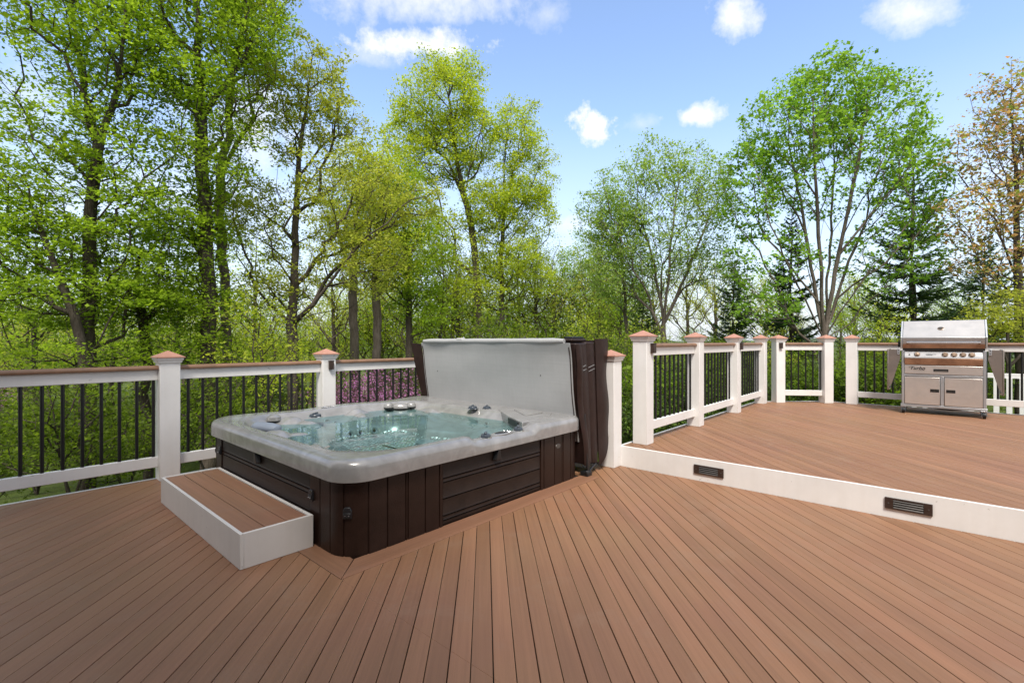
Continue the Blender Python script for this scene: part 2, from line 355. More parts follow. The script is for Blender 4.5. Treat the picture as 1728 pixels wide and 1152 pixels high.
def np_mesh(name, verts, quads, mat, parent=None, smooth=False):
    verts = np.asarray(verts, np.float32); quads = np.asarray(quads, np.int32)
    me = bpy.data.meshes.new(name); k = quads.shape[1]
    me.vertices.add(len(verts)); me.vertices.foreach_set('co', verts.ravel())
    me.loops.add(quads.size); me.loops.foreach_set('vertex_index', quads.ravel())
    me.polygons.add(len(quads)); me.polygons.foreach_set('loop_start', np.arange(0, quads.size, k, dtype=np.int32))
    if smooth: me.polygons.foreach_set('use_smooth', np.ones(len(quads), bool))
    me.update(calc_edges=True); me.materials.append(mat)
    o = bpy.data.objects.new(name, me); COL.objects.link(o)
    if parent is not None: o.parent = parent
    return o

def tag(o, label=None, cat=None, group=None, kind=None):
    for k, v in (('label', label), ('category', cat), ('group', group), ('kind', kind)):
        if v: o[k] = v
    return o
def thing(name, label, cat, loc=(0, 0, 0), rz=0.0, group=None):
    o = bpy.data.objects.new(name, None); COL.objects.link(o); o.empty_display_size = 0.2
    o.location = loc; o.rotation_euler = (0, 0, rz); return tag(o, label, cat, group)
def copy_tree(o, parent=None):
    c = o.copy(); COL.objects.link(c)
    if parent is not None: c.parent = parent
    for ch in [q for q in o.children]: copy_tree(ch, c)
    return c
def struct(o): o['kind'] = 'structure'; return o

ZU = 0.19          # upper deck height
RX = 4.175         # riser plane
# ------------------------------------------------------------------ decks
def clip(poly, nx, ny, c):
    out = []
    for i in range(len(poly)):
        a, b = poly[i], poly[(i + 1) % len(poly)]
        da = nx * a[0] + ny * a[1] - c; db = nx * b[0] + ny * b[1] - c
        if da <= 0: out.append(a)
        if (da < 0 < db) or (db < 0 < da):
            t = da / (da - db); out.append((a[0] + (b[0] - a[0]) * t, a[1] + (b[1] - a[1]) * t))
    return out
def boards(regions, z, th=0.025, gap=0.0044, gap2=0.0036):
    """every board carries a narrow groove along its middle, so it is laid as two strips"""
    mb = MB(); s2 = math.sqrt(0.5)
    for k in range(-60, 60):
        a = PH0 + k * PITCH
        for p0, p1 in ((a + gap / 2, a + PITCH / 2 - gap2 / 2), (a + PITCH / 2 + gap2 / 2, a + PITCH - gap / 2)):
            quad = [(q * s2 - p * s2, q * s2 + p * s2) for (p, q) in ((p0, -14), (p1, -14), (p1, 16), (p0, 16))]
            for reg in regions:
                poly = quad
                for (nx, ny, c) in reg:
                    poly = clip(poly, nx, ny, c)
                    if len(poly) < 3: break
                if len(poly) >= 3: mb.prism(poly, 'z', z - th, z)
    return mb
def rect(x0, x1, y0, y1): return [(-1, 0, -x0), (1, 0, x1), (0, -1, -y0), (0, 1, y1)]
YL = 5.125         # left edge of the lower deck
YU = 2.315         # left edge of the upper deck
lower = [rect(-3.5, 1.235, -3.2, YL), rect(1.235, RX - 0.004, -3.2, 2.26), rect(3.68, RX - 0.004, 2.26, YL), rect(1.235, 3.68, 4.76, YL)]
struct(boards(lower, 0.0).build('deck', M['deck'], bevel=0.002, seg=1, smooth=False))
CH = 11.06         # chamfered corner x + y = CH
XB = 9.60          # far edge of the upper deck
up = rect(RX + 0.026, XB, -3.2, YU) + [(math.sqrt(.5), math.sqrt(.5), CH * math.sqrt(.5))]
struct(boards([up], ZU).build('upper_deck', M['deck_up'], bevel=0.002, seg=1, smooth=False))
mb = MB(); mb.box(-3.5, RX - 0.01, -3.2, YL - 0.01, -0.26, -0.03); struct(mb.build('deck_joists', M['dark']))
mb = MB(); mb.prism([(RX + 0.03, -3.2), (XB - 0.02, -3.2), (XB - 0.02, CH - XB), (CH - YU, YU - 0.01), (RX + 0.03, YU - 0.01)], 'z', -0.12, ZU - 0.03)
struct(mb.build('upper_deck_joists', M['dark']))
mb = MB(); mb.box(RX, RX + 0.024, -3.2, YU + 0.02, -0.02, ZU + 0.002); struct(mb.build('riser_board', M['white'], bevel=0.003))
mb = MB(); mb.box(-3.5, RX + 0.1, YL + 0.002, YL + 0.026, -0.30, 0.004); struct(mb.build('deck_fascia', M['white'], bevel=0.002))
mb = MB(); mb.box(RX + 0.026, CH - YU, YU + 0.002, YU + 0.026, -0.14, ZU + 0.004)
mb.prism([(CH - YU, YU + 0.004), (CH - YU + 0.03, YU + 0.026), (XB + 0.026, CH - XB + 0.03), (XB + 0.004, CH - XB)], 'z', -0.14, ZU + 0.004)
mb.box(XB + 0.002, XB + 0.026, -3.2, CH - XB - 0.002, -0.14, ZU + 0.004); struct(mb.build('upper_deck_fascia', M['white']))
# mitred trim boards let into the deck round the tub
mb = MB(); mb.prism([(1.238, 2.263), (3.68, 2.263), (3.68, 2.42), (1.40, 2.42)], 'z', -0.024, 0.0015); struct(mb.build('deck_trim', M['trim'], bevel=0.0015, seg=1))
mb = MB(); mb.prism([(1.238, 2.268), (1.396, 2.424), (1.396, 4.76), (1.238, 4.76)], 'z', -0.024, 0.0015); struct(mb.build('deck_trim', M['trim_y'], bevel=0.0015, seg=1))

# ------------------------------------------------------------------ posts and railings
def make_post():
    t = thing('railing_post', '', 'railing post')
    h = 0.075
    mb = MB(); mb.box(-h, h, -h, h, 0, 1.045); mb.build('post_sleeve', M['white'], t, bevel=0.004)
    mb = MB(); prof = [(h - 0.004, 1.012), (h + 0.010, 1.016), (h + 0.012, 1.030), (h + 0.020, 1.040), (h + 0.022, 1.0585)]
    for (a, z0), (b, z1) in zip(prof, prof[1:]):
        mb.add([(-a, -a, z0), (a, -a, z0), (a, a, z0), (-a, a, z0), (-b, -b, z1), (b, -b, z1), (b, b, z1), (-b, b, z1)], [(0, 1, 5, 4), (1, 2, 6, 5), (2, 3, 7, 6), (3, 0, 4, 7)])
    mb.build('cap_moulding', M['white'], t, smooth=False)
    c = 0.106
    mb = MB(); mb.add([(-c, -c, 1.058), (c, -c, 1.058), (c, c, 1.058), (-c, c, 1.058), (-c, -c, 1.066), (c, -c, 1.066), (c, c, 1.066), (-c, c, 1.066), (0, 0, 1.121)],
        [(3, 2, 1, 0), (0, 1, 5, 4), (1, 2, 6, 5), (2, 3, 7, 6), (3, 0, 4, 7), (4, 5, 8), (5, 6, 8), (6, 7, 8), (7, 4, 8)])
    mb.build('cap', M['copper'], t, smooth=False)
    return t
POST0 = make_post()
def place_post(x, y, z, rz, label, first=[True]):
    o = POST0 if first[0] else copy_tree(POST0)
    first[0] = False
    o.location = (x, y, z); o.rotation_euler = (0, 0, rz); tag(o, label, 'railing post', 'white railing posts with copper caps'); return o
def post_light(post, ox=0.0, w=0.024):
    """bronze downlight box on the local -y face"""
    mb = MB(); mb.box(ox - w, ox + w, -0.112, -0.0765, 0.895, 0.985); mb.box(ox - w - .004, ox + w + .004, -0.116, -0.0765, 0.985, 0.992)
    mb.build('post_light', M['bronze'], post, bevel=0.003)
PB = 0.1
PY = 5.072
pA = place_post(1.137, PY, 0, 0, 'copper-capped white post at the corner of the white step box')
pB = place_post(2.592, PY, 0, 0, 'white post with small bronze light, behind the far rim of the hot tub')
post_light(pB, 0.012)
pC = place_post(4.10, PY, 0, 0, 'white corner post hidden behind the folded tub cover')
pD = place_post(4.112, 2.392, 0, 0, 'white post standing between the brown tub cover and the white riser')
pZ = place_post(-0.33, PY, 0, 0, 'white post at the far left end of the railing')
UY = 2.217
UPX = [4.437, 5.797, 7.235, 8.60]
uplab = ['tall white post with bronze light at the corner above the white riser', 'white post without a light, second along the upper left railing',
         'white post with bronze light, third along the upper left railing', 'white post close beside the angled bronze-lit corner post']
ups = [place_post(x, UY, ZU, 0, l) for x, l in zip(UPX, uplab)]
post_light(ups[0], 0.03, 0.03); post_light(ups[2], 0.03)
p5 = place_post(8.925, 2.035, ZU, -PI / 4, 'turned white post with bronze light at start of the angled railing')
post_light(p5, -0.01)
p6 = place_post(9.375, 1.43, ZU, -PI / 4, 'turned white post at the grill end of the short angled railing')
p7 = place_post(9.49, 1.09, ZU, 0, 'white post nearest the grill, start of the railing behind it')

def rail_section(p0, p1, z, label, group, nb=None, sp=0.1148, off=None):
    """between two post faces; local x runs along the railing"""
    d = Vector((p1[0] - p0[0], p1[1] - p0[1])); Ln = d.length; rz = math.atan2(d.y, d.x)
    t = thing('railing', label, 'railing', (p0[0], p0[1], z), rz, group)
    mb = MB()
    prof = [(-.045, .957), (-.048, .966), (-.046, .978), (-.036, .988), (-.015, .992), (.015, .992), (.036, .988), (.046, .978), (.048, .966), (.045, .957)]
    mb.prism(prof, 'x', 0, Ln); mb.build('handrail', M['handrail'], t)
    mb = MB(); mb.box(0, Ln, -.02, .02, .866, .957); mb.build('top_rail', M['white'], t, bevel=0.004)
    mb = MB(); mb.box(0, Ln, -.02, .02, .116, .206); mb.build('bottom_rail', M['white'], t, bevel=0.004)
    if nb is None: nb = int(round(Ln / sp)) - 1
    if off is None: off = (Ln - (nb - 1) * sp) / 2
    ms = None
    for i in range(nb):
        if ms is None:
            mb = MB(); r = 0.0125
            mb.add([(r * math.cos(a * PI / 4), r * math.sin(a * PI / 4), zz) for zz in (.206, .866) for a in range(8)], [(i, (i + 1) % 8, 8 + (i + 1) % 8, 8 + i) for i in range(8)])
            b = mb.build('baluster', M['black'], t); ms = b.data
        else:
            b = bpy.data.objects.new('baluster', ms); COL.objects.link(b); b.parent = t
        b.location = (off + i * sp, 0, 0)
    return t
GR = 'white railings with black balusters'
h = 0.075
rail_section((-0.33 + h, PY), (1.137 - h, PY), 0, 'railing with black balusters at far left, beside the step box post', GR, 11, 0.1148, 0.089 + .05)
rail_section((1.137 + h, PY), (2.592 - h, PY), 0, 'railing with black balusters behind the left half of the hot tub', GR, 11, 0.1155, 0.077)
rail_section((2.592 + h, PY), (4.10 - h, PY), 0, 'railing running from bronze-lit post to behind the tub cover', GR)
rail_section((4.10, PY - h), (4.112, 2.392 + h), 0, 'railing hidden behind the folded brown and grey tub cover', GR)
upr = ['first railing panel above the white riser, nearest the tub cover', 'middle panel of the upper left railing', 'last short panel of the upper left railing, before the angled corner']
for i in range(3): rail_section((UPX[i] + h, UY), (UPX[i + 1] - h, UY), ZU, upr[i], GR)
rail_section((8.925 + .053, 2.035 - .053), (9.375 - .053, 1.43 + .053), ZU, 'short angled railing panel between the two turned white posts', GR, 6, 0.112)
rail_section((9.49, 1.09 - h), (9.49, -2.4), ZU, 'long railing running behind the stainless grill', GR)

# ------------------------------------------------------------------ step lights in the riser
for (yc, lab) in ((1.484, 'bronze louvred step light in the white riser, nearer the hot tub'), (0.17, 'bronze louvred step light in the white riser, below the grill side')):
    t = thing('step_light', lab, 'step light', (RX, yc, 0.098), 0, 'step lights in the riser')
    mb = MB(); w, hh = 0.124, 0.038
    mb.box(-.012, -.0005, -w, -w + .045, -hh, hh); mb.box(-.012, -.0005, w - .045, w, -hh, hh)
    mb.box(-.012, -.0005, -w + .045, w - .045, hh - .009, hh); mb.box(-.012, -.0005, -w + .045, w - .045, -hh, -hh + .009)
    mb.build('faceplate', M['bronze'], t, bevel=0.0015, smooth=False)
    mb = MB(); mb.box(-.003, -.0004, -w + .0452, w - .0452, -hh + .0092, hh - .0092); mb.build('backing', M['dark'], t)
    for k in range(4):
        z = -.024 + k * .0155
        mb = MB(); mb.add([(-.013, -w + .046, z - .002), (-.013, w - .046, z - .002), (-.005, w - .046, z + .006), (-.005, -w + .046, z + .006),
                           (-.012, -w + .046, z - .004), (-.012, w - .046, z - .004), (-.004, w - .046, z + .004), (-.004, -w + .046, z + .004)],
                          [(0, 1, 2, 3), (7, 6, 5, 4), (0, 4, 5, 1), (2, 6, 7, 3)]); mb.build('louver', M['louver'], t, smooth=False)
    for s in (-1, 1):
        mb = MB(); mb.lathe([(0.005, 0), (0.004, 0.0025)], 10, Matrix.Translation((-.012, s * (w - .02), 0)) @ Matrix.Rotation(-PI / 2, 4, 'Y')); mb.build('screw', M['louver'], t)

# ------------------------------------------------------------------ step box
t = thing('step_box', 'low white step box with brown treads against the hot tub', 'step', (0.93, 2.745, 0))
w, l, hb = 0.395, 1.60, 0.188
mb = MB()
mb.box(0, .019, 0, l, 0.001, hb); mb.box(w - .019, w, 0.0192, l - 0.0192, 0.001, hb - .001); mb.box(.0192, w, 0, .019, 0.001, hb - .0005); mb.box(.0192, w, l - .019, l, 0.001, hb - .0005)
mb.build('frame', M['boxwhite'], t, bevel=0.002)
n = 3; wd = (w - .042) / n
for i in range(n):
    mb = MB(); mb.box(.021 + i * wd + .0025, .021 + (i + 1) * wd - .0025, .0205, l - .0205, hb - .03, hb - .006); mb.build('tread_board', M['tread'], t, bevel=0.003)
mb = MB(); mb.box(.021, w - .021, .0212, l - .0212, hb - .05, hb - .031); mb.build('tread_support', M['dark'], t)
# ------------------------------------------------------------------ hot tub
TX, TY = 1.345, 2.41; TW, TD = 2.30, 2.25
tub = thing('hot_tub', 'hot tub with silver marbled shell and dark brown panelled cabinet', 'hot tub', (TX, TY, 0))
def rr(x0, x1, y0, y1, r, ns=14, nc=10):
    """rounded rectangle, counter-clockwise, fixed number of points"""
    pts = []
    for (cx, cy, a0, (ex, ey)) in ((x1 - r, y0 + r, -PI / 2, (x1, y1 - r)), (x1 - r, y1 - r, 0, (x0 + r, y1)), (x0 + r, y1 - r, PI / 2, (x0, y0 + r)), (x0 + r, y0 + r, PI, (x1 - r, y0))):
        for i in range(nc + 1): a = a0 + PI / 2 * i / nc; pts.append((cx + r * math.cos(a), cy + r * math.sin(a)))
        lx, ly = pts[-1]
        for i in range(1, ns): pts.append((lx + (ex - lx) * i / ns, ly + (ey - ly) * i / ns))
    return pts
# cabinet with planks: arc-length sampled outline, grooves pressed in
def outline(s, x0, x1, y0, y1, r):
    segs = [(x1 - x0 - 2 * r), PI * r / 2, (y1 - y0 - 2 * r), PI * r / 2] * 1
    segs = [x1 - x0 - 2 * r, PI * r / 2, y1 - y0 - 2 * r, PI * r / 2, x1 - x0 - 2 * r, PI * r / 2, y1 - y0 - 2 * r, PI * r / 2]
    k = 0; s = s % sum(segs)
    while s > segs[k]: s -= segs[k]; k += 1
    dirs = [(1, 0), (0, 1), (-1, 0), (0, -1)]; st = [(x0 + r, y0), (x1, y0 + r), (x1 - r, y1), (x0, y1 - r)]
    cs = [(x1 - r, y0 + r), (x1 - r, y1 - r), (x0 + r, y1 - r), (x0 + r, y0 + r)]
    if k % 2 == 0:
        d = dirs[k // 2]; p = st[k // 2]; return (p[0] + d[0] * s, p[1] + d[1] * s, d[1], -d[0])
    a = -PI / 2 + (k // 2) * PI / 2 + s / r; c = cs[k // 2]
    return (c[0] + r * math.cos(a), c[1] + r * math.sin(a), math.cos(a), math.sin(a))
R0 = 0.17
per = 2 * (TW - 2 * R0) + 2 * (TD - 2 * R0) + 2 * PI * R0
def s_right(xw): return xw - TX - R0                    # along the near right face
def s_left(yw):                                         # along the left face (runs back towards us)
    return (TW - 2 * R0) * 2 + PI * R0 * 1.5 + (TD - 2 * R0) * 2 - (yw - TY - R0)
PANEL_R = (2.025, 3.046); PANEL_L = (2.830, 4.38)
gro = [s_right(x) for x in (1.607, 1.735, 1.752, 1.882, 1.996, 3.085, 3.229, 3.335, 3.352, 3.461)] + [s_left(y) for y in (2.704, 2.585, 4.50)]
gro += [per - PI * R0 / 2 * f for f in (0.12, 0.62)] + [s_right(3.56)]
arcs = list(np.arange(0, per, 0.03)); arcs = [a for a in arcs if all(abs((a - g % per)) > 0.008 for g in gro)]
prof = [(a % per, 0) for a in arcs]
for g in gro: prof += [((g + d) % per, i) for d, i in ((-.0055, 0), (-.003, .007), (.003, .007), (.0055, 0))]
for (a, b) in ((s_right(PANEL_R[0]), s_right(PANEL_R[1])), (s_left(PANEL_L[1]), s_left(PANEL_L[0]))):
    prof = [(s, (0.022 if a < s < b else i)) for s, i in prof] + [(a - .002, 0), (a + .001, .022), (b - .001, .022), (b + .002, 0)]
prof.sort()
loop = []
for s, i in prof:
    x, y, nx, ny = outline(s, 0, TW, 0, TD, R0); loop.append((x - nx * i, y - ny * i))
n = len(loop); mb = MB()
vs = [(x, y, -0.12) for x, y in loop] + [(x, y, 0.43) for x, y in loop]
mb.add(vs, [(i, (i + 1) % n, n + (i + 1) % n, n + i) for i in range(n)]); cab = mb.build('cabinet', M['skirt'], tub)
# access panels with horizontal ridges
def panel_profile():
    z = [0.012]; out = [(0.004, 0.012)]
    for zc in (0.038, 0.068, 0.178, 0.285, 0.312):
        out += [(0.004, zc - .007), (-0.006, zc - .003), (-0.006, zc + .002), (0.007, zc + .004), (0.004, zc + .011)]
    out += [(0.004, 0.418), (-0.010, 0.418), (-0.010, 0.012)]
    return out
pp = panel_profile()
mb = MB(); a, b = PANEL_R[0] - TX + .006, PANEL_R[1] - TX - .006
mb.prism([(0.012 - o, z) for o, z in pp], 'x', a, b); mb.build('access_panel', M['panel'], tub)
mb = MB(); a, b = PANEL_L[0] - TY + .006, PANEL_L[1] - TY - .006
mb.prism([(0.012 - o, z) for o, z in pp], 'y', a, b); mb.build('access_panel', M['panel'], tub)

# shell: rim, shoulder and contoured basin, one continuous surface
XO0, XO1, YO0, YO1 = -0.036, TW + 0.02, -0.036, TD + 0.02
BX0, BX1, BY0, BY1 = 0.070, 1.93, 0.065, 2.07
def smooth(a, b, x):
    t = min(1, max(0, (x - a) / (b - a))); return t * t * (3 - 2 * t)
cx0, cy0 = (BX0 + BX1) / 2, (BY0 + BY1) / 2
ARMS = [(0.55, .13, .10), (1.35, .10, .16), (2.05, .09, .17), (2.75, .12, .15), (3.55, .10, .12), (4.35, .10, .06), (5.55, .12, .10)]
def basin_z(q, x, y):
    phi = math.atan2(y - cy0, x - cx0) % (2 * PI)
    wob = 0.05 * math.sin(3 * phi + 0.7) + 0.03 * math.sin(5 * phi + 2)
    z = 0.545 - 0.035 * smooth(0, .03, q)
    z -= 0.055 * smooth(.02, .085 + .4 * wob, q)
    z -= 0.045 * smooth(.08, .26 + wob, q)
    z -= 0.012 * smooth(.28, .46, q)
    z -= 0.090 * smooth(.46 + 0.7 * wob, .53 + 0.7 * wob, q)
    for (a, w, hgt) in ARMS:
        d = abs((phi - a + PI) % (2 * PI) - PI)
        z += .50 * hgt * math.exp(-(d / (w * 1.3)) ** 2) * smooth(.03, .12, q) * (1 - smooth(.30, .48, q))
    # ripple-like contour lines pressed into the backrests
    z += 0.006 * math.sin(q * 55 + 2.2 * math.sin(2 * phi)) * smooth(.06, .12, q) * (1 - smooth(.22, .32, q))
    return z
loops = []
for (o, z) in ((0.012, 0.418), (0.0, 0.424), (0.0, 0.497), (0.004, 0.516), (0.014, 0.532), (0.028, 0.541), (0.045, 0.5455)):
    loops.append([(x, y, z) for x, y in rr(XO0 + o, XO1 - o, YO0 + o, YO1 - o, 0.19 - o * .6, 40, 14)])
NQ = 70
base_o = rr(XO0 + .045, XO1 - .045, YO0 + .045, YO1 - .045, 0.163, 40, 14)
base_i = rr(BX0, BX1, BY0, BY1, 0.42, 40, 14)
for t in (0.25, 0.5, 0.75): loops.append([(a[0] + (b[0] - a[0]) * t, a[1] + (b[1] - a[1]) * t, 0.5455) for a, b in zip(base_o, base_i)])
for k in range(NQ + 1):
    q = 0.90 * (k / NQ)
    loops.append([(x, y, basin_z(q, x, y)) for x, y in rr(BX0 + q, BX1 - q, BY0 + q, BY1 - q, max(0.02, 0.42 - q * 0.42), 40, 14)])
# shallow control recess in the near rim and contour swells along the back rim
def rim_adj(p):
    x, y, z = p
    if z > 0.43:
        e = smooth(0.93, 0.955, x) * (1 - smooth(1.585, 1.63, x)) * (1 - smooth(0.10, 0.16, y))
        z -= 0.033 * e * (1 if z > 0.5 else max(0, (z - .43) / .07))
        if y > 1.95: z += 0.014 * smooth(1.95, 2.10, y) * (math.sin(x * 6.5) * .5 + .2) * smooth(.5, .54, z)
    return (x, y, z)
m = len(loops[0]); vs = [rim_adj(p) for lp in loops for p in lp]; fs = []
for j in range(len(loops) - 1):
    for i in range(m): fs.append((j * m + i, j * m + (i + 1) % m, (j + 1) * m + (i + 1) % m, (j + 1) * m + i))
fs.append(tuple(range((len(loops) - 1) * m, len(loops) * m)))
mb = MB(); mb.add(vs, fs); sh = mb.build('shell', M['shell'], tub, fix=True)
sh.data.set_sharp_from_angle(angle=math.radians(60))
# water: one surface inside the basin
WZ = 0.474
mb = MB(); lp = rr(BX0 + 0.02, BX1 - 0.02, BY0 + 0.02, BY1 - 0.02, 0.40, 40, 14)
mb.add([(x, y, WZ) for x, y in lp] , [tuple(range(len(lp)))]); w = mb.build('water', M['water'], tub, smooth=False)

def on_tub(name, mat, mbuild, loc, rot=None, parent=tub, bevel=0.0):
    o = mbuild.build(name, mat, parent, bevel=bevel); o.location = loc
    if rot: o.rotation_euler = rot
    return o
RZ = 0.5455
def knob(xw, yw, z, r=0.045, tilt=0.0):
    base = on_tub('diverter_knob', M['knob'], MB().lathe([(r * 1.02, 0), (r * 1.05, .006), (r, .014), (r * .9, .022), (r * .55, .026), (0.002, .027)], 24), (xw - TX, yw - TY, z))
    on_tub('knob_ring', M['chrome'], MB().lathe([(r * 1.38, -.002), (r * 1.36, .004), (r * 1.1, .004)], 24), (0, 0, 0), parent=base)
    mbx = MB().box(-r * .85, r * .85, -.010, .010, .024, .036); on_tub('knob_grip', M['knob'], mbx, (0, 0, 0), (0, 0, 0.7), parent=base, bevel=0.003)
knob(2.08, 4.27, RZ - .03, .05)
knob(3.25, 3.42, RZ, .042); knob(3.335, 3.31, RZ, .036)
knob(2.455, 2.45, RZ - .033, .034); knob(2.815, 2.452, RZ - .033, .034)
# control display on the near rim
mb = MB(); mb.lathe([(1.0, 0), (1.0, .6), (.9, 1.0), (0.01, 1.0)], 32, Matrix.Translation((2.635 - TX, 2.452 - TY, RZ - .034)) @ Matrix.Diagonal((.115, .048, .009, 1)))
cp = mb.build('control_panel', M['shell'], tub)
mb = MB(); mb.lathe([(1.0, 0), (.95, 1.0), (0.01, 1.0)], 32, Matrix.Translation((2.62 - TX, 2.452 - TY, RZ - .0245)) @ Matrix.Diagonal((.062, .030, .002, 1)))
mb.build('display', M['plastic'], cp)
for k in range(5):
    a = -0.9 + k * .45
    mb = MB(); mb.lathe([(.008, 0), (.006, .003), (.001, .003)], 10, Matrix.Translation((2.625 + .088 * math.cos(a) - TX, 2.452 + .033 * math.sin(a) - TY, RZ - .0245))); mb.build('button', M['chrome'], cp)
# filter lid with its dark slot in the right-hand deck of the rim
mb = MB(); mb.prism([(1.60, 0.112), (1.98, 0.13), (2.18, 0.25), (2.18, 0.72), (1.98, 0.74), (1.77, 0.42)], 'z', .435, RZ + .006)
fl = mb.build('filter_lid', M['shell'], tub, bevel=0.007)
mb = MB(); mb.prism([(1.640, 0.185), (1.632, 0.190), (1.748, 0.402), (1.756, 0.397)], 'z', .488, .536); mb.build('filter_slot', M['plastic'], fl)
mb = MB(); mb.prism([(1.86, 0.30), (2.10, 0.29), (2.13, 0.33), (2.13, 0.60), (2.07, 0.62)], 'z', RZ + .0055, RZ + .012); mb.build('lid_panel', M['shell'], fl, bevel=0.004)
# pillow at the far left seat, headrest moulding, waterfall mouth, jets
mb = MB(); prof2 = [(0.002, -.17), (.035, -.165), (.058, -.14), (.066, -.06), (.064, .06), (.055, .135), (.032, .162), (0.002, .168)]
pl = MB().lathe(prof2, 20); on_tub('pillow', M['pillow'], pl, (0.215, 1.62, 0.512), (PI / 2 - .04, 0.0, 0.12)).scale = (0.9, 0.62, 1.0)
for (x, y, rz_) in ((1.60, 1.985, 0.55), (1.80, 1.86, 0.95)):
    on_tub('headrest_boss', M['shell'], MB().lathe([(.052, 0), (.050, .02), (.036, .042), (.015, .05), (.002, .051)], 20), (x, y, RZ - .045))
mb = MB(); mb.lathe([(1, 0), (.97, .3), (.85, .6), (.6, .85), (.3, .97), (.02, 1)], 28, Matrix.Translation((1.72, 1.95, RZ - .062)) @ Matrix.Rotation(-.75, 4, 'Z') @ Matrix.Diagonal((.115, .06, .055, 1))); mb.build('waterfall_mouth', M['shell'], tub)
on_tub('headrest_boss', M['shell'], MB().lathe([(.06, 0), (.055, .03), (.03, .05), (.002, .052)], 20), (0.42, 1.985, RZ - .04))
for (x, y) in ((1.05, 2.10), (0.98, 2.11)):
    on_tub('speaker_ring', M['chrome'], MB().lathe([(.045, 0), (.045, .004), (.034, .004), (.033, .001), (.002, .001)], 20), (x, y + .03, RZ + .004))
rj = random.Random(4)
def jet(x, y, z, nx, ny, r=0.03):
    d = Vector((nx, ny, 0.35)).normalized(); q = Vector((0, 0, 1)).rotation_difference(d).to_matrix().to_4x4()
    mb = MB().lathe([(r, -.01), (r, .006), (r * .8, .009), (r * .45, .003), (.002, .003)], 18); o = mb.build('jet', M['jet'], tub); o.matrix_basis = Matrix.Translation((x, y, z)) @ q
    mb = MB().lathe([(r * .42, .0032), (.001, .0045)], 12); mb.build('nozzle', M['plastic'], o)
for f in (0.22, 0.30, 0.42, 0.55, 0.63, 0.78, 0.88):
    x = BX0 + .25 + f * (BX1 - BX0 - .5); jet(x, BY1 - .12, 0.435, 0, -1, .030 if rj.random() < .5 else .038); jet(x + .06, BY1 - .16, 0.42, 0, -1, .022)
for f in (0.25, 0.34, 0.5, 0.6, 0.74): jet(BX1 - .13, BY0 + .3 + f * (BY1 - BY0 - .6), .435, -1, 0, .032)
for f in (0.3, 0.45, 0.65): jet(BX0 + .60 + f * .7, BY1 - .56, 0.375, 0, -1, .035)
mb = MB().lathe([(.085, 0), (.08, .012), (.02, .016), (.002, .016)], 24); on_tub('drain_cover', M['jet'], mb, (1.30, 0.98, .312))
# latches, clips, badge
def latch(x, y, z, rz):
    mb = MB(); mb.prism([(-.024, -.03), (.024, -.03), (.024, .014), (.014, .034), (-.014, .034), (-.024, .014)], 'y', -.012, .004); o = mb.build('latch', M['plastic'], tub, bevel=0.003); o.location = (x, y, z); o.rotation_euler = (0, 0, rz)
    mb = MB(); mb.box(-.02, .02, -.017, -.0125, -.022, .004); mb.build('buckle', M['plastic'], o, bevel=0.002)
    for s in (-1, 1):
        mb = MB().lathe([(.003, 0), (.002, .002)], 8, Matrix.Translation((s * .010, -.0175, -.010)) @ Matrix.Rotation(PI / 2, 4, 'X')); mb.build('rivet', M['chrome'], o)
latch(R0 - R0 * math.cos(.72), R0 - R0 * math.sin(.72), .245, -PI / 4)
latch(-.002, 2.80 - TY, .285, -PI / 2); latch(-.002, 4.40 - TY, .31, -PI / 2)
latch(R0 - R0 * math.cos(.75), TD - R0 + R0 * math.sin(.75), .285, -PI * .76)
def clip_wedge(x, y, rz):
    mb = MB(); mb.add([(-.012, 0, .425), (.012, 0, .425), (.040, 0, .352), (.034, 0, .338), (-.034, 0, .338), (-.040, 0, .352), (-.008, -.035, .425), (.008, -.035, .425), (.024, -.030, .352), (.02, -.028, .342), (-.02, -.028, .342), (-.024, -.030, .352)],
        [(0, 1, 2, 3, 4, 5), (6, 11, 10, 9, 8, 7), (0, 6, 7, 1), (1, 7, 8, 2), (2, 8, 9, 3), (3, 9, 10, 4), (4, 10, 11, 5), (5, 11, 6, 0)])
    o = mb.build('panel_catch', M['plastic'], tub, bevel=0.004); o.location = (x, y, 0); o.rotation_euler = (0, 0, rz)
clip_wedge(2.528 - TX, .004, 0); clip_wedge(.004, 3.613 - TY, -PI / 2)
mb = MB(); mb.lathe([(1, 0), (.9, 1), (.02, 1)], 24, Matrix.Translation((3.275 - TX, -.001, .322)) @ Matrix.Rotation(PI / 2, 4, 'X') @ Matrix.Diagonal((.034, .020, .004, 1))); mb.build('badge', M['louver'], tub)

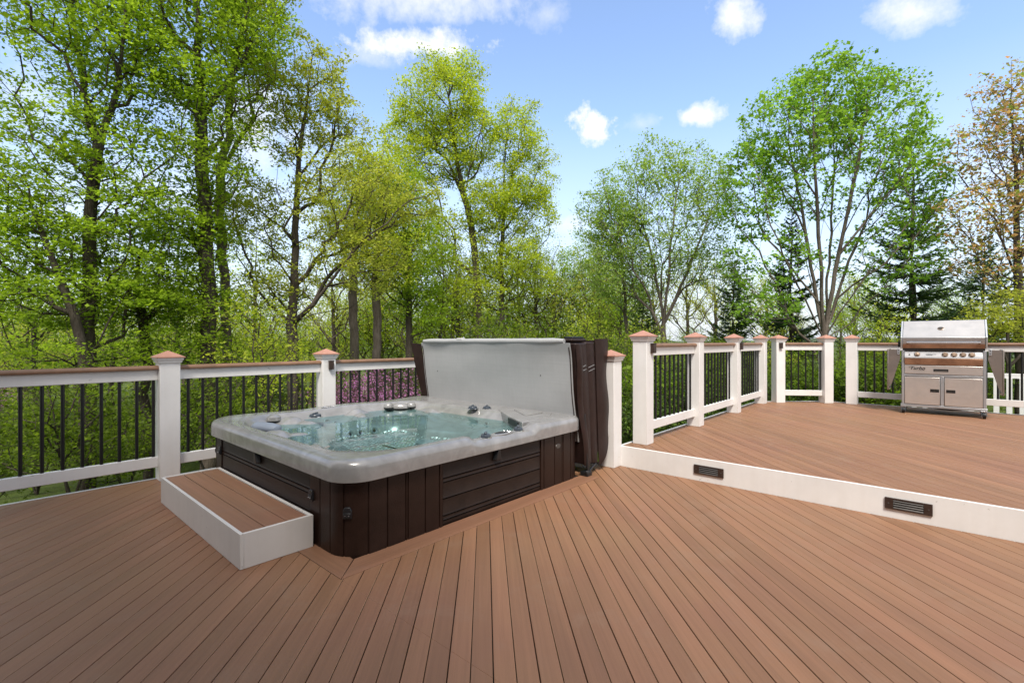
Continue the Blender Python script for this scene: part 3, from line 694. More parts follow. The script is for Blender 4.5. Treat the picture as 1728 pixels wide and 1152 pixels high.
# ------------------------------------------------------------------ folded cover hanging behind the tub
cv = thing('spa_cover', 'folded brown vinyl tub cover with pale grey underside, standing behind the hot tub', 'tub cover', (3.64, 2.40, 0))
def sheet(name, mat, fn, nu, nv, th, parent=cv):
    """a thick sheet: fn(u,v)->point, u,v in 0..1"""
    P = [[Vector(fn(i / nu, j / nv)) for j in range(nv + 1)] for i in range(nu + 1)]
    vs = []; 
    for side in (0, 1):
        for i in range(nu + 1):
            for j in range(nv + 1):
                du = P[min(i + 1, nu)][j] - P[max(i - 1, 0)][j]; dv = P[i][min(j + 1, nv)] - P[i][max(j - 1, 0)]
                nrm = du.cross(dv).normalized(); vs.append(P[i][j] + nrm * (th / 2 if side else -th / 2))
    A = (nu + 1) * (nv + 1); idx = lambda i, j: i * (nv + 1) + j; fs = []
    for i in range(nu):
        for j in range(nv):
            a, b, c, d = idx(i, j), idx(i + 1, j), idx(i + 1, j + 1), idx(i, j + 1); fs += [(d, c, b, a), (A + a, A + b, A + c, A + d)]
    for i in range(nu):
        fs += [(idx(i, 0), idx(i + 1, 0), A + idx(i + 1, 0), A + idx(i, 0)), (idx(i + 1, nv), idx(i, nv), A + idx(i, nv), A + idx(i + 1, nv))]
    for j in range(nv):
        fs += [(idx(0, j + 1), idx(0, j), A + idx(0, j), A + idx(0, j + 1)), (idx(nu, j), idx(nu, j + 1), A + idx(nu, j + 1), A + idx(nu, j))]
    mb = MB(); mb.add(vs, fs); return mb.build(name, mat, parent)
CL = 2.165          # length along y
def face_x(v):     # liner leans towards the tub at the top
    return -0.155 * v - 0.012 * math.sin(v * PI)
def slab(name, x0, x1, lean, z0, z1, ya, yb, mat, puff=0.02, chop=0.0):
    nu, nv = 20, 16; mb = MB(); vs = []; fs = []
    for j in range(nv + 1):
        v = j / nv; z = z0 + (z1 - z0) * v; pf = puff * math.sin(PI * v)
        xa = x0 - lean * v - pf * .3; xb = x1 - lean * v * .55 + pf - chop * (1 - smooth(0, .3, v))
        ring = [(xa, ya), (xa + .3 * (xb - xa), ya - .018), (xa + .7 * (xb - xa), ya - .018), (xb, ya), (xb, yb), (xa, yb)]
        vs += [(p[0], p[1], z) for p in ring]
    k = 6
    for j in range(nv):
        for i in range(k): fs.append((j * k + i, j * k + (i + 1) % k, (j + 1) * k + (i + 1) % k, (j + 1) * k + i))
    fs += [tuple(reversed(range(k))), tuple(range(nv * k, nv * k + k))]
    mb.add(vs, fs); return mb.build(name, mat, cv, bevel=0.012)
slab('foam_panel', 0.020, 0.130, .155, .09, 1.185, -.005, CL, M['vinyl'], .012)
slab('foam_panel', 0.140, 0.250, .110, .075, 1.195, .0, CL, M['vinyl'], .014)
# pale liner facing the tub
rl = random.Random(8); wv = [(rl.uniform(1, 5), rl.uniform(2, 9), rl.uniform(0, 6)) for _ in range(5)]
def liner(u, v):
    wr = sum(math.sin(a * u * 3 + b * v + c) for a, b, c in wv) * .0026
    y = .03 + (CL - .06) * u; z = .30 + .885 * v
    edge = -.012 * math.exp(-((1 - v) / .07) ** 2)
    return (face_x(v * .83 + .17) + .008 + wr + edge - 0.03 * math.exp(-(u / .05) ** 2) * v * .3, y, z)
ln = sheet('underside_liner', M['liner'], liner, 40, 24, .006)
for (u, v) in ((.885, .64), (.175, .66), (.56, .06)):
    p = liner(u, v); mb = MB().lathe([(.006, 0), (.003, .004)], 8, Matrix.Translation((p[0] - .004, p[1], p[2])) @ Matrix.Rotation(-PI / 2, 4, 'Y')); mb.build('puncture', M['plastic'], ln)
for (u0, u1) in ((.0, .0), (1.0, 1.0)):
    pp_ = [liner(u0 * .985 + .0075, v) for v in np.linspace(0.0, .96, 14)]
    mb = MB(); mb.tube([(p[0] - .004, p[1], p[2]) for p in pp_], .0045, 6); mb.build('edge_piping', M['vinyl'], ln)
# rolled flap along the fold
pts = [(-.150 + .002 * math.sin(k * 1.7), .10 + k * (CL - .17) / 16, 1.203 + .0012 * math.sin(k * 2.3)) for k in range(17)]
mb = MB(); rads = [.020 if k in (0, 16) else .027 + .0007 * math.sin(k) for k in range(17)]
mb.tube(pts, rads, 12); mb.build('fold_roll', M['liner'], cv)
mb = MB(); mb.box(-.175, -.125, 1.42, 1.50, 1.221, 1.236); mb.build('care_tag', M['white'], cv, bevel=0.003)
# skirt flaps: near end, far end, back
def flap_near(u, v):
    bow = math.sin(v * PI); x = -.150 + .15 * (1 - v) + u * .085 - .01 * bow
    return (x, -.012 - .035 * u * (1 - u) * 4 * .5 - .012 * math.sin(v * 9), .09 + 1.08 * v)
sheet('skirt_flap', M['vinyl'], flap_near, 6, 24, .008)
def flap_back(u, v):
    zb = .05 + .30 * u ** 1.6; z = zb + (1.225 - zb) * v
    x0 = .235 - .06 * z; x1 = .435 - .065 * z + .012 * math.sin(z * 7)
    return (x0 + (x1 - x0) * u, -.02 - .020 * math.sin(u * PI) - .012 * math.sin(z * 11 + 1) * u, z)
sheet('skirt_flap', M['vinyl'], flap_back, 8, 30, .010)
def flap_far(u, v): return (face_x(v) + .012 - .035 * u, CL - .01 + .145 * u - .06 * u * (1 - v), .42 + .75 * v + .012 * u)
sheet('skirt_flap', M['vinyl'], flap_far, 6, 16, .008)
slab('back_flap', 0.262, 0.300, .09, .05, 1.21, .03, CL, M['vinyl'], .012, .03)
for z in (0.98, 0.945):
    for (xa, xb) in ((.03, .12), (.15, .24)):
        mb = MB(); mb.tube([(xa - z * .125 + (.02 if xa > .1 else 0), -.026, z - .015), (xb - z * .115 + (.02 if xa > .1 else 0), -.026, z + .008)], .0018, 5); mb.build('stitching', M['liner'], cv)
# straps and handle bundle on top, lifter arm at the bottom
mb = MB(); mb.box(-.13, .10, .03, .22, 1.196, 1.226); o = mb.build('handle_strap', M['vinyl'], cv, bevel=0.012)
mb = MB(); mb.box(-.06, .115, .07, .17, 1.226, 1.243); mb.build('handle_strap', M['plastic'], cv, bevel=0.008)
mb = MB(); mb.tube([(.03, -.03, .02), (.015, -.03, .16), (-.005, -.028, .40), (-.01, -.02, .55)], .012, 8); mb.build('lifter_arm', M['plastic'], cv)
mb = MB(); mb.box(-.02, .055, -.06, .02, .003, .04); mb.tube([(-.03, -.05, .045), (.05, -.03, .03), (.12, -.02, .055), (.20, -.01, .075)], .012, 8); mb.build('lifter_foot', M['plastic'], cv, bevel=0.004)
# ------------------------------------------------------------------ gas grill; local x = depth away from us, local y along its width
GXF = 8.80
gl = thing('gas_grill', 'stainless steel gas grill on casters in front of the railing', 'grill', (GXF, 0.0, ZU))
HW = 0.43; DP = 0.52
def gz(z): return z - ZU
# frame: corner posts, base tray, rails
mb = MB()
for s in (-1, 1):
    for x in (0, DP - .03): mb.box(x, x + .03, min(s * HW, s * (HW - .03)), max(s * HW, s * (HW - .03)), gz(.318), gz(1.075))
mb.box(0.001, DP - .001, -HW - .012, HW + .012, gz(.285), gz(.318)); mb.box(.002, .03, -HW + .03, HW - .03, gz(.715), gz(.742)); mb.box(.003, .03, -.018, .018, gz(.318), gz(.715))
mb.build('frame', M['steel_frame'], gl, bevel=0.003)
mb = MB(); mb.box(.035, DP - .002, -HW + .004, HW - .004, gz(.319), gz(1.07)); mb.build('cabinet', M['shelf'], gl)
mb = MB(); mb.lathe([(.10, 0), (.22, .02), (.24, .035)], 24, Matrix.Translation((.27, -.05, gz(.248))) @ Matrix.Diagonal((.9, 1, 1, 1))); mb.build('drip_tray', M['dish'], gl)
# doors
for s in (1, -1):
    y0, y1 = sorted((s * .024, s * (HW - .034)))
    mb = MB(); mb.box(-.004, .02, y0, y1, gz(.326), gz(.705)); d = mb.build('door', M['steel'], gl, bevel=0.003)
    ys = s * .082 - .004
    mb = MB(); mb.box(-.006, -.0045, ys - .046, ys + .046, gz(.502), gz(.545)); hd = mb.build('handle', M['plastic'], d, bevel=0.0015)
    mb = MB(); mb.box(-.009, -.0062, ys - .040, ys + .036, gz(.530), gz(.541)); mb.box(-.0085, -.0062, ys - .006, ys + .012, gz(.507), gz(.529)); mb.build('handle_lip', M['dish'], hd)
# drawer panel with slot and logo
mb = MB(); mb.box(-.004, .02, -HW + .033, HW - .033, gz(.750), gz(.868)); dr = mb.build('drawer_panel', M['steel'], gl, bevel=0.003)
mb = MB(); mb.box(-.007, -.0045, -.062, .090, gz(.786), gz(.822)); sl = mb.build('handle', M['plastic'], dr, bevel=0.002)
mb = MB(); mb.box(-.0085, -.0072, -.052, .080, gz(.789), gz(.806)); mb.build('handle_lip', M['louver'], sl)
cu = bpy.data.curves.new('logo', 'FONT'); cu.body = 'Turbo'; cu.size = .062; cu.shear = .35; cu.extrude = .0008; cu.align_x = 'CENTER'; cu.align_y = 'CENTER'; cu.space_character = 1.05; cu.offset = .0012
cu.materials.append(M['plastic'])
lt_ = bpy.data.objects.new('lettering', cu); COL.objects.link(lt_); bpy.context.view_layer.update()
lme = bpy.data.meshes.new_from_object(lt_.evaluated_get(bpy.context.evaluated_depsgraph_get())); bpy.data.objects.remove(lt_); lme.materials.clear(); lme.materials.append(M['plastic'])
lg = bpy.data.objects.new('logo', lme); COL.objects.link(lg); lg.parent = dr; lg.location = (-.0055, .262, gz(.826)); lg.rotation_euler = (PI / 2, 0, -PI / 2)
mb = MB(); arc = [(-.0056, .262 + .092 * math.cos(a), gz(.822) + .022 * math.sin(a)) for a in np.linspace(.55, 2 * PI - 1.9, 26)]
arc = [(-.0056, .355 - .01 * math.sin(a) - 0.2 * 0, 0) for a in (0,)] and [(-.0056, .262 + .088 * math.cos(PI * .25 - t * PI * 1.1) , gz(.826) + .024 * math.sin(PI * .62 + t * PI * .85)) for t in np.linspace(0, 1, 24)]
mb.tube(arc, .0018, 5); mb.build('logo_swoosh', M['plastic'], dr)
# control panel: sloped white strip with knobs, sooty apron under it
mb = MB(); mb.prism([(.03, gz(1.068)), (-.028, gz(.975)), (-.028, gz(.968)), (.05, gz(.968)), (.05, gz(1.068))], 'y', -HW + .032, HW - .032); cpn = mb.build('control_panel', M['steel_lid'], gl, bevel=0.003)
mb = MB(); mb.prism([(-.028, gz(.9675)), (-.004, gz(.875)), (.03, gz(.875)), (.03, gz(.9675))], 'y', -HW + .032, HW - .032); mb.build('apron', M['steel_soot'], gl, bevel=0.004)
mb = MB(); mb.box(-.003, .03, -HW + .034, HW - .034, gz(.8685), gz(.8745)); mb.build('seam', M['dish'], gl)
sl_a = math.atan2(.058, .093)
for y in (.262, -.028, -.118, -.206, -.292):
    mt = Matrix.Translation((-.003, y, gz(1.020))) @ Matrix.Rotation(-(PI / 2 - sl_a), 4, 'Y')
    mb = MB().lathe([(.034, 0), (.034, .004), (.030, .007), (.024, .010), (.022, .024), (.002, .025)], 22, mt); kn = mb.build('knob', M['brass'], cpn)
    mb = MB().box(-.006, .006, -.021, .021, .0255, .036, mt if y < .2 else mt @ Matrix.Rotation(PI / 2, 4, 'Z')); mb.build('grip', M['brass'], kn, bevel=0.002)
mb = MB(); tr = Matrix.Translation((-.0045, .345, gz(1.018))) @ Matrix.Rotation(-(PI / 2 - sl_a), 4, 'Y'); mb.add([tr @ Vector(p) for p in ((-.012, -.012, .001), (-.012, .012, .001), (.012, 0, .001))], [(0, 1, 2)]); mb.build('warning_triangle', M['dish'], cpn)
for (y0, y1, dz) in ((.06, .17, .006), (.10, .165, -.006)):
    mb = MB(); mb.add([tr @ Vector((dz + e, y - .345, .0012)) for e, y in ((-.002, y0), (.002, y0), (.002, y1), (-.002, y1))], [(0, 1, 2, 3)]); mb.build('panel_lettering', M['dish'], cpn)
# fire box line and lid
mb = MB(); mb.box(.012, DP - .01, -HW + .01, HW - .01, gz(1.072), gz(1.105)); mb.build('fire_box', M['dish'], gl)
LB = gz(1.105); LT = gz(1.492)
lp = [(.004, LB), (-.012, LB + .085), (-.016, LB + .150), (.006, LB + .172), (.20, LT), (.33, LT), (.47, LT - .10), (.50, LB)]
mb = MB(); mb.prism(lp, 'y', -HW + .008, HW - .008); lid = mb.build('lid', M['steel_lid'], gl, bevel=0.008, seg=3)
for s in (-1, 1):
    y0, y1 = sorted((s * (HW - .008), s * (HW + .012))); mb = MB()
    mb.prism([(x - (.006 if x < .1 else -.004), z + (.004 if z > LB else 0)) for x, z in lp], 'y', y0 + .0005, y1); mb.build('lid_cheek', M['steel_frame'], lid, bevel=0.004)
mb = MB(); mb.prism([(-.0135, LB + .060), (.0025, LB + .002), (.0010, LB + .002), (-.0150, LB + .060)], 'y', -HW + .012, HW - .012); mb.build('soot_band', M['steel_soot'], lid)
mb = MB(); mb.tube([(-.062, HW - .055, LB + .078), (-.062, -HW + .055, LB + .078)], .011, 12)
hb2 = mb.build('handle', M['chrome'], lid)
for s in (-1, 1):
    mb = MB(); mb.tube([(-.013, s * (HW - .065), LB + .074), (-.062, s * (HW - .065), LB + .078)], .013, 10); mb.build('handle_mount', M['dish'], hb2)
nrm = math.atan2(.20 - .006, LT - LB - .172)
mt = Matrix.Translation((.098, .015, LB + .172 + .098 * .92 * (LT - LB - .172) / .194 - .0)) @ Matrix.Rotation(-(PI / 2 - nrm), 4, 'Y')
mb = MB().lathe([(.036, -.004), (.036, .006), (.031, .008), (.002, .008)], 24, mt @ Matrix.Diagonal((.8, 1, 1, 1))); th = mb.build('thermometer', M['brass'], lid)
mb = MB().lathe([(.029, .0082), (.002, .0088)], 20, mt @ Matrix.Diagonal((.8, 1, 1, 1))); mb.build('dial', M['dish'], th)
mb = MB(); mb.box(.14, .22, HW + .013, HW + .05, gz(1.12), gz(1.20)); mb.build('side_burner_valve', M['dish'], gl, bevel=0.006)
# folded side shelves
for s in (1, -1):
    mb = MB()
    y0, y1 = sorted((s * (HW + .02), s * (HW + .05))); mb.box(-.006, .02, y0, y1, gz(1.015), gz(1.10)); br = mb.build('shelf_bracket', M['steel_frame'], gl, bevel=0.003)
    for k in (0, 1):
        mb = MB().lathe([(.006, 0), (.004, .004)], 10, Matrix.Translation((-.007, (y0 + y1) / 2, gz(1.04 + .035 * k))) @ Matrix.Rotation(-PI / 2, 4, 'Y')); mb.build('bolt', M['dish'], br)
    yo = s * (HW + .165)
    mb = MB(); mb.prism([(s * (HW + .022), gz(1.085)), (yo - s * .02, gz(1.085)), (yo - s * .02, gz(.535)), (yo - s * .055, gz(.60)), (s * (HW + .016), gz(.96))], 'x', .004, .012); sw = mb.build('shelf_web', M['shelf'], gl)
    mb = MB(); y0, y1 = sorted((yo - s * .02, yo)); mb.box(.0, .44, y0, y1, gz(.50), gz(1.09)); mb.build('side_shelf', M['shelf'], gl, bevel=0.008)
    mb = MB().lathe([(.012, 0), (.012, .012)], 10, Matrix.Translation((.0, yo - s * .03, gz(.525))) @ Matrix.Rotation(-PI / 2, 4, 'Y')); mb.build('shelf_pivot', M['chrome'], sw)
# casters
for (x, y) in ((.012, HW - .02), (.012, -HW + .02), (DP - .05, HW - .02), (DP - .05, -HW + .02)):
    mb = MB(); mb.box(x - .028, x + .028, y - .030, y + .030, gz(.278), gz(.2845))
    for s in (-1, 1):
        q = sorted((y + s * .021, y + s * .026)); mb.prism([(x - .024, gz(.278)), (x + .024, gz(.278)), (x - .016, gz(.222)), (x - .040, gz(.222))], 'y', q[0], q[1])
    ca = mb.build('caster', M['chrome'], gl)
    mb = MB().lathe([(.024, -.017), (.040, -.016), (.0415, 0), (.040, .016), (.024, .017)], 22, Matrix.Translation((x - .026, y, gz(.232))) @ Matrix.Rotation(PI / 2, 4, 'X')); mb.build('wheel', M['plastic'], ca)

# ------------------------------------------------------------------ white picket railing of the stairs beyond the grill
fx = 11.6
pf = thing('picket_fence', 'white picket fence seen low behind the right end of the railing', 'fence', (fx, -2.6, -0.45))
mb = MB(); mb.box(-.03, .03, 0, 3.1, 1.03, 1.11); mb.build('top_rail', M['white'], pf, bevel=0.004)
mb = MB(); mb.box(-.02, .02, 0, 3.1, .12, .20); mb.build('bottom_rail', M['white'], pf, bevel=0.004)
pk = None
for k in range(20):
    if pk is None:
        mb = MB(); mb.box(-.018, .018, -.035, .035, 0.05, 1.03); o = mb.build('picket', M['white'], pf, bevel=0.003); pk = o.data
    else: o = bpy.data.objects.new('picket', pk); COL.objects.link(o); o.parent = pf; 
    o.location = (-.045, .08 + k * .153, 0)
HOUSE_H = 4.2; SHADE_WING_H = 7.6
LEAF_M = 3.3; LEAF_S = 0.79
# ------------------------------------------------------------------ unseen building added behind us, its wing shaped to shade the left deck
hs = thing('unseen_house', 'unseen pale-sided building with dark roof, added behind the deck to shade it', 'unseen_house', (-3.0, -3.25, -1.2))
M['siding'] = paint_mat('pale_siding', (0.55, 0.53, 0.49)); M['shingle'] = simple('dark_shingle', (0.05, 0.047, 0.045), 0.9, vary=0.35, scale=8); M['glass'] = simple('window_glass', (0.02, 0.025, 0.03), 0.05)
mb = MB(); mb.box(-9, 5.5, -9, -.02, 0, HOUSE_H); mb.build('wall', M['siding'], hs)
mb = MB(); mb.box(-9, 0.6, -.0195, 8.2, 0, SHADE_WING_H); mb.build('shade_wing_wall', M['siding'], hs)
mb = MB(); mb.prism([(-.02, SHADE_WING_H), (8.5, SHADE_WING_H), (8.5, SHADE_WING_H + .2), (-.02, SHADE_WING_H + 1.6)], 'x', -9.2, 0.8); mb.build('shade_wing_roof', M['shingle'], hs)
mb = MB(); mb.prism([(-9.6, HOUSE_H - .05), (.45, HOUSE_H - .05), (.45, HOUSE_H + .1), (-4.5, HOUSE_H + 1.6), (-9.6, HOUSE_H + .1)], 'x', -9.4, 5.8); mb.build('roof', M['shingle'], hs)
for (x, z, w, h_) in ((-6, 1.9, 1.8, 1.5), (-1.4, 1.25, 2.4, 2.1), (4.4, 1.9, 1.8, 1.5), ):
    mb = MB(); mb.box(x - w / 2 - .08, x + w / 2 + .08, -.018, .03, z - .08, z + h_ + .08); wf = mb.build('window', M['white'], hs, bevel=.004)
    mb = MB(); mb.box(x - w / 2, x + w / 2, .0302, .034, z, z + h_); mb.build('pane', M['glass'], wf)
# ------------------------------------------------------------------ ground and far hills
def terrain():
    rs = list(np.concatenate([np.linspace(0.5, 14, 28), np.geomspace(15, 1600, 46)])); na = 120; vs = []; fs = []
    for r in rs:
        for k in range(na):
            a = 2 * PI * k / na; x = 4 + r * math.cos(a); y = 2 + r * math.sin(a)
            z = ground_z(x, y) + (.10 * math.sin(x * .9 + 1.3 * math.sin(y * .5)) + .06 * math.sin(y * 1.7 + x * .3)) * smooth(2, 8, max(abs(x - 3) - 5, abs(y) - 4, 0) + 2)
            vs.append((x, y, z))
    for j in range(len(rs) - 1):
        for k in range(na): fs.append((j * na + k, (j + 1) * na + k, (j + 1) * na + (k + 1) % na, j * na + (k + 1) % na))
    fs.append(tuple(range(na)))
    mb = MB(); mb.add(vs, fs); return mb.build('ground', M['ground'], fix=False)
struct(terrain())
def hills():
    na = 240; vs = []; fs = []
    for k in range(na):
        a = 2 * PI * k / na
        hgt = 3 + 2 * math.sin(a * 7 + 1) + 1.5 * math.sin(a * 17) + 1.5 * math.sin(a * 41 + 2) + .8 * math.sin(a * 93)
        for (r, z) in ((560, -12), (640, hgt * .55), (760, hgt), (1000, -14)): vs.append((r * math.cos(a), r * math.sin(a), z))
    for k in range(na):
        k2 = (k + 1) % na
        for j in range(3): fs.append((k * 4 + j, k2 * 4 + j, k2 * 4 + j + 1, k * 4 + j + 1))
    mb = MB(); mb.add(vs, fs); return mb.build('hills', M['hill'], fix=False)
struct(hills())

# ------------------------------------------------------------------ trees
def grow(starts, pts, rng, bf=0.35, tilt=0.5, r_tip=0.006, r_base=0.15, step=0.45, wander=0.06):
    """join every point to the nearest part of a growing skeleton (limbs first given as polylines)"""
    pos = []; par = []; pl = []
    for poly, link in starts:
        last = -1 if link is None else int(np.argmin([np.linalg.norm(p - poly[0]) for p in pos]))
        for i, p in enumerate(poly):
            if link is not None and i == 0: continue
            if last >= 0:
                q = pos[last]; seg = p - q; n = max(1, int(np.linalg.norm(seg) / step))
                for k in range(1, n + 1):
                    w = q + seg * k / n
                    if k < n: w = w + rng.normal(0, wander * .5, 3)
                    pos.append(w); par.append(last); pl.append(pl[last] + np.linalg.norm(w - pos[last])); last = len(pos) - 1
            else: pos.append(p); par.append(-1); pl.append(0.0); last = 0
    cap = len(pos) + len(pts) * 14 + 10
    P = np.zeros((cap, 3)); P[:len(pos)] = pos; PL = np.zeros(cap); PL[:len(pl)] = pl; PA = -np.ones(cap, int); PA[:len(par)] = par; n = len(pos)
    pts = np.asarray(pts); K = len(pts)
    def cost(nodes, npl, q):
        d = q[:, None, :] - nodes[None]; hd = np.hypot(d[..., 0], d[..., 1]); dz = d[..., 2] - tilt * hd * .7
        return np.sqrt(hd * hd + d[..., 2] ** 2 * .5 + dz * dz * .5) + bf * npl[None]
    base = max(2, int(n * .0))
    c = cost(P[:n], PL[:n], pts); best = c.min(1); arg = c.argmin(1); done = np.zeros(K, bool); tips = np.zeros(K, int)
    for _ in range(K):
        b = np.where(done, 1e9, best); j = int(b.argmin()); done[j] = True; a = arg[j]; q = P[a]; p = pts[j]
        L_ = np.linalg.norm(p - q); m = max(1, min(12, int(round(L_ / step)))); last = a
        if PA[a] >= 0: dr = P[a] - P[PA[a]]; dr = dr / (np.linalg.norm(dr) + 1e-6)
        else: dr = np.array((0, 0, 1.))
        new0 = n
        for k in range(1, m + 1):
            t = k / m; w = q + (p - q) * t + dr * L_ * .22 * t * (1 - t) * 2
            if k < m: w = w + rng.normal(0, wander * min(1, L_), 3)
            P[n] = w; PA[n] = last; PL[n] = PL[last] + np.linalg.norm(w - P[last]); last = n; n += 1
        tips[j] = last
        c = cost(P[new0:n], PL[new0:n], pts); mn = c.min(1); am = c.argmin(1) + new0; u = mn < best; best[u] = mn[u]; arg[u] = am[u]
    P = P[:n]; PA = PA[:n]
    cnt = np.zeros(n); cnt[tips] = 1
    for i in range(n - 1, 0, -1): cnt[PA[i]] += cnt[i]
    cnt = np.maximum(cnt, 1); e = math.log(r_base / r_tip) / math.log(max(3, cnt[0])); R = r_tip * cnt ** e
    return P, PA, R, tips

def tubes(P, PA, R, minr=0.0):
    n = len(P); kids = [[] for _ in range(n)]
    for i in range(1, n):
        if PA[i] >= 0: kids[PA[i]].append(i)
    V = []; F = []; off = 0
    stack = [(0, None)]
    while stack:
        i, prev = stack.pop(); ch = [] if prev is None else [prev]; rad = []
        ch.append(i); j = i
        while kids[j]:
            ks = sorted(kids[j], key=lambda k: -R[k])
            for k in ks[1:]: stack.append((k, j))
            j = ks[0]; ch.append(j)
        if len(ch) < 2: continue
        C = P[ch]; r = R[ch].copy()
        if prev is not None: r[0] = min(r[0], r[1] * 1.25)
        r[-1] *= .5
        t = np.gradient(C, axis=0); t /= np.linalg.norm(t, axis=1)[:, None] + 1e-9
        ref = np.array((0.31, 0.95, 0.05)) if abs(t[:, 2]).mean() > .6 else np.array((0.05, 0.1, 1.0))
        a = np.cross(t, ref); a /= np.linalg.norm(a, axis=1)[:, None] + 1e-9; b = np.cross(t, a)
        s = 9 if r.max() > .09 else (6 if r.max() > .03 else (4 if r.max() > .012 else 3))
        ang = 2 * PI * np.arange(s) / s
        ring = C[:, None] + r[:, None, None] * (np.cos(ang)[None, :, None] * a[:, None] + np.sin(ang)[None, :, None] * b[:, None])
        V.append(ring.reshape(-1, 3)); m = len(ch)
        ii = np.arange(m - 1)[:, None] * s; kk = np.arange(s)[None]
        q = np.stack([ii + kk, ii + (kk + 1) % s, ii + s + (kk + 1) % s, ii + s + kk], -1).reshape(-1, 4) + off
        F.append(q); off += m * s
    return np.concatenate(V), np.concatenate(F)

def leaves(cent, rng, m=12, rho=0.3, flat=0.6, size=0.08, var=0.5, asp=0.55, up=0.5, droop=0.0):
    cent = np.asarray(cent); n = len(cent) * m
    c = np.repeat(cent, m, 0); o = rng.normal(0, 1, (n, 3)); o *= (rng.random((n, 1)) ** .5) / (np.linalg.norm(o, axis=1)[:, None] + 1e-9); o[:, 2] *= flat
    c = c + o * rho; c[:, 2] -= droop * np.hypot(o[:, 0], o[:, 1]) * rho
    nrm = rng.normal(0, 1, (n, 3)); nrm /= np.linalg.norm(nrm, axis=1)[:, None]; nrm[:, 2] = np.abs(nrm[:, 2]) + up; nrm /= np.linalg.norm(nrm, axis=1)[:, None]
    t = rng.normal(0, 1, (n, 3)); t -= nrm * (t * nrm).sum(1)[:, None]; t /= np.linalg.norm(t, axis=1)[:, None] + 1e-9; b = np.cross(nrm, t)
    s = size * (1 + var * rng.normal(0, 1, (n, 1))).clip(.4, 2)
    w = s * asp
    v = np.stack([c - t * s * .5, c + b * w * .5 - nrm * w * .12 - t * s * .05, c + t * s * .5, c - b * w * .5 - nrm * w * .12 - t * s * .05], 1)
    return v.reshape(-1, 3), np.arange(n * 4).reshape(-1, 4)

def ell(rng, u, v, ru, rv, d, n, shell=0.0, depth=1.0):
    """n points in an ellipsoid whose middle and half sizes were measured in the photograph"""
    c = W(u, v, d); k = d / FPX; a = rng.normal(0, 1, (n, 3)); a /= np.linalg.norm(a, axis=1)[:, None]
    r = (shell + (1 - shell) * rng.random(n)) ** (1 / 3) if shell < .99 else np.ones(n)
    a *= r[:, None]
    # lumpy outline
    a *= (1 + .16 * np.sin(a[:, :1] * 5 + a[:, 2:] * 4 + u) * r[:, None])
    h = a[:, 0] * ru * k; dd = a[:, 1] * ru * k * depth
    return c + np.stack([h * RT[0] + dd * FW[0], h * RT[1] + dd * FW[1], a[:, 2] * rv * k], 1)

def tree(name, label, cat, group, d, trunk, limbs, crowns, leafmat, bark='bark', n=600, seed=1, r_base=.16, r_tip=.006, bf=.35, tilt=.5, m=12, rho=.35, flat=.5, size=.085, up=.5, shell=0.0, asp=.6, dj=0.0, inner=0.5, depth=1.0, droop=0.0, wander=.06):
    rng = np.random.default_rng(seed)
    def pl(px, dd=0.0):
        out = []
        for i, p in enumerate(px):
            q = W(p[0], p[1], d + (p[2] if len(p) > 2 else 0.0) + dd); out.append(q)
        return out
    tp = pl(trunk); base = tp[0].copy(); gz_ = ground_z(base[0], base[1]) - .1
    tp = [np.array((base[0], base[1], gz_))] + [p for p in tp if p[2] > gz_ + .2]
    origin = tp[0].copy()
    starts = [(tp, None)] + [(pl(l), True) for l in limbs]
    tot = sum(c[2] * c[3] * (c[4] if len(c) > 4 else 1) for c in crowns); pts = []
    for c in crowns:
        k = max(6, int(n * c[2] * c[3] * (c[4] if len(c) > 4 else 1) / tot))
        pts.append(ell(rng, c[0], c[1], c[2], c[3], d + (c[5] if len(c) > 5 else 0), k, shell, depth))
    pts = np.concatenate(pts)
    keep = np.array([p[2] > ground_z(p[0], p[1]) + .3 for p in pts]); pts = pts[keep]
    P, PA, R, tips = grow(starts, pts, rng, bf, tilt, r_tip * .62, r_base, wander=wander)
    # flare at the foot
    t = thing(name, label, cat, tuple(origin), 0, group)
    V, F = tubes(P - origin, PA, R); hgt = V[:, 2:3]
    np_mesh('trunk', V, F, M[bark], t, smooth=True)
    lc = P[tips]
    if inner > 0:
        thin = np.where((R < r_tip * 2.2))[0]; ex = rng.choice(thin, int(len(pts) * inner)) if len(thin) else []
        if len(ex): lc = np.concatenate([lc, P[ex]])
    LV, LF = leaves(lc - origin, rng, int(m * LEAF_M), rho * 1.12, flat, size * LEAF_S, up=up, asp=asp, droop=droop)
    np_mesh('crown', LV, LF, M[leafmat], t)
    return t

TG = 'trees beyond the left railing'
# the big trees of the left wood
tree('broadleaf_tree', 'tall dark-trunked tree with forked stem and bright leaves, behind the far left railing', 'tree', TG, 10.0,
     [(148, 700), (149, 590), (152, 500), (151, 400), (158, 310), (165, 250)],
     [[(165, 250), (190, 180), (205, 90, -.4), (215, -40, -.6)], [(163, 255), (143, 160, .4), (128, 60, .6), (112, -70, .6)], [(153, 410), (183, 348, -.5), (228, 318, -.9), (262, 302, -1.1)], [(151, 475), (125, 472, .6), (60, 475, 1.2)], [(158, 290), (80, 215, .7), (0, 160, 1.0)]],
     [(120, 60, 150, 110), (200, 90, 110, 120), (60, 240, 110, 110), (190, 250, 110, 90), (230, 370, 90, 70), (60, 400, 110, 60), (150, 500, 160, 50, .7), (140, 575, 150, 45, .6), (90, -120, 190, 110), (250, 480, 80, 60)],
     'leaf_green', n=1250, seed=11, r_base=.135, tilt=.28, m=9, rho=.36, flat=.25, size=.085, up=.7)
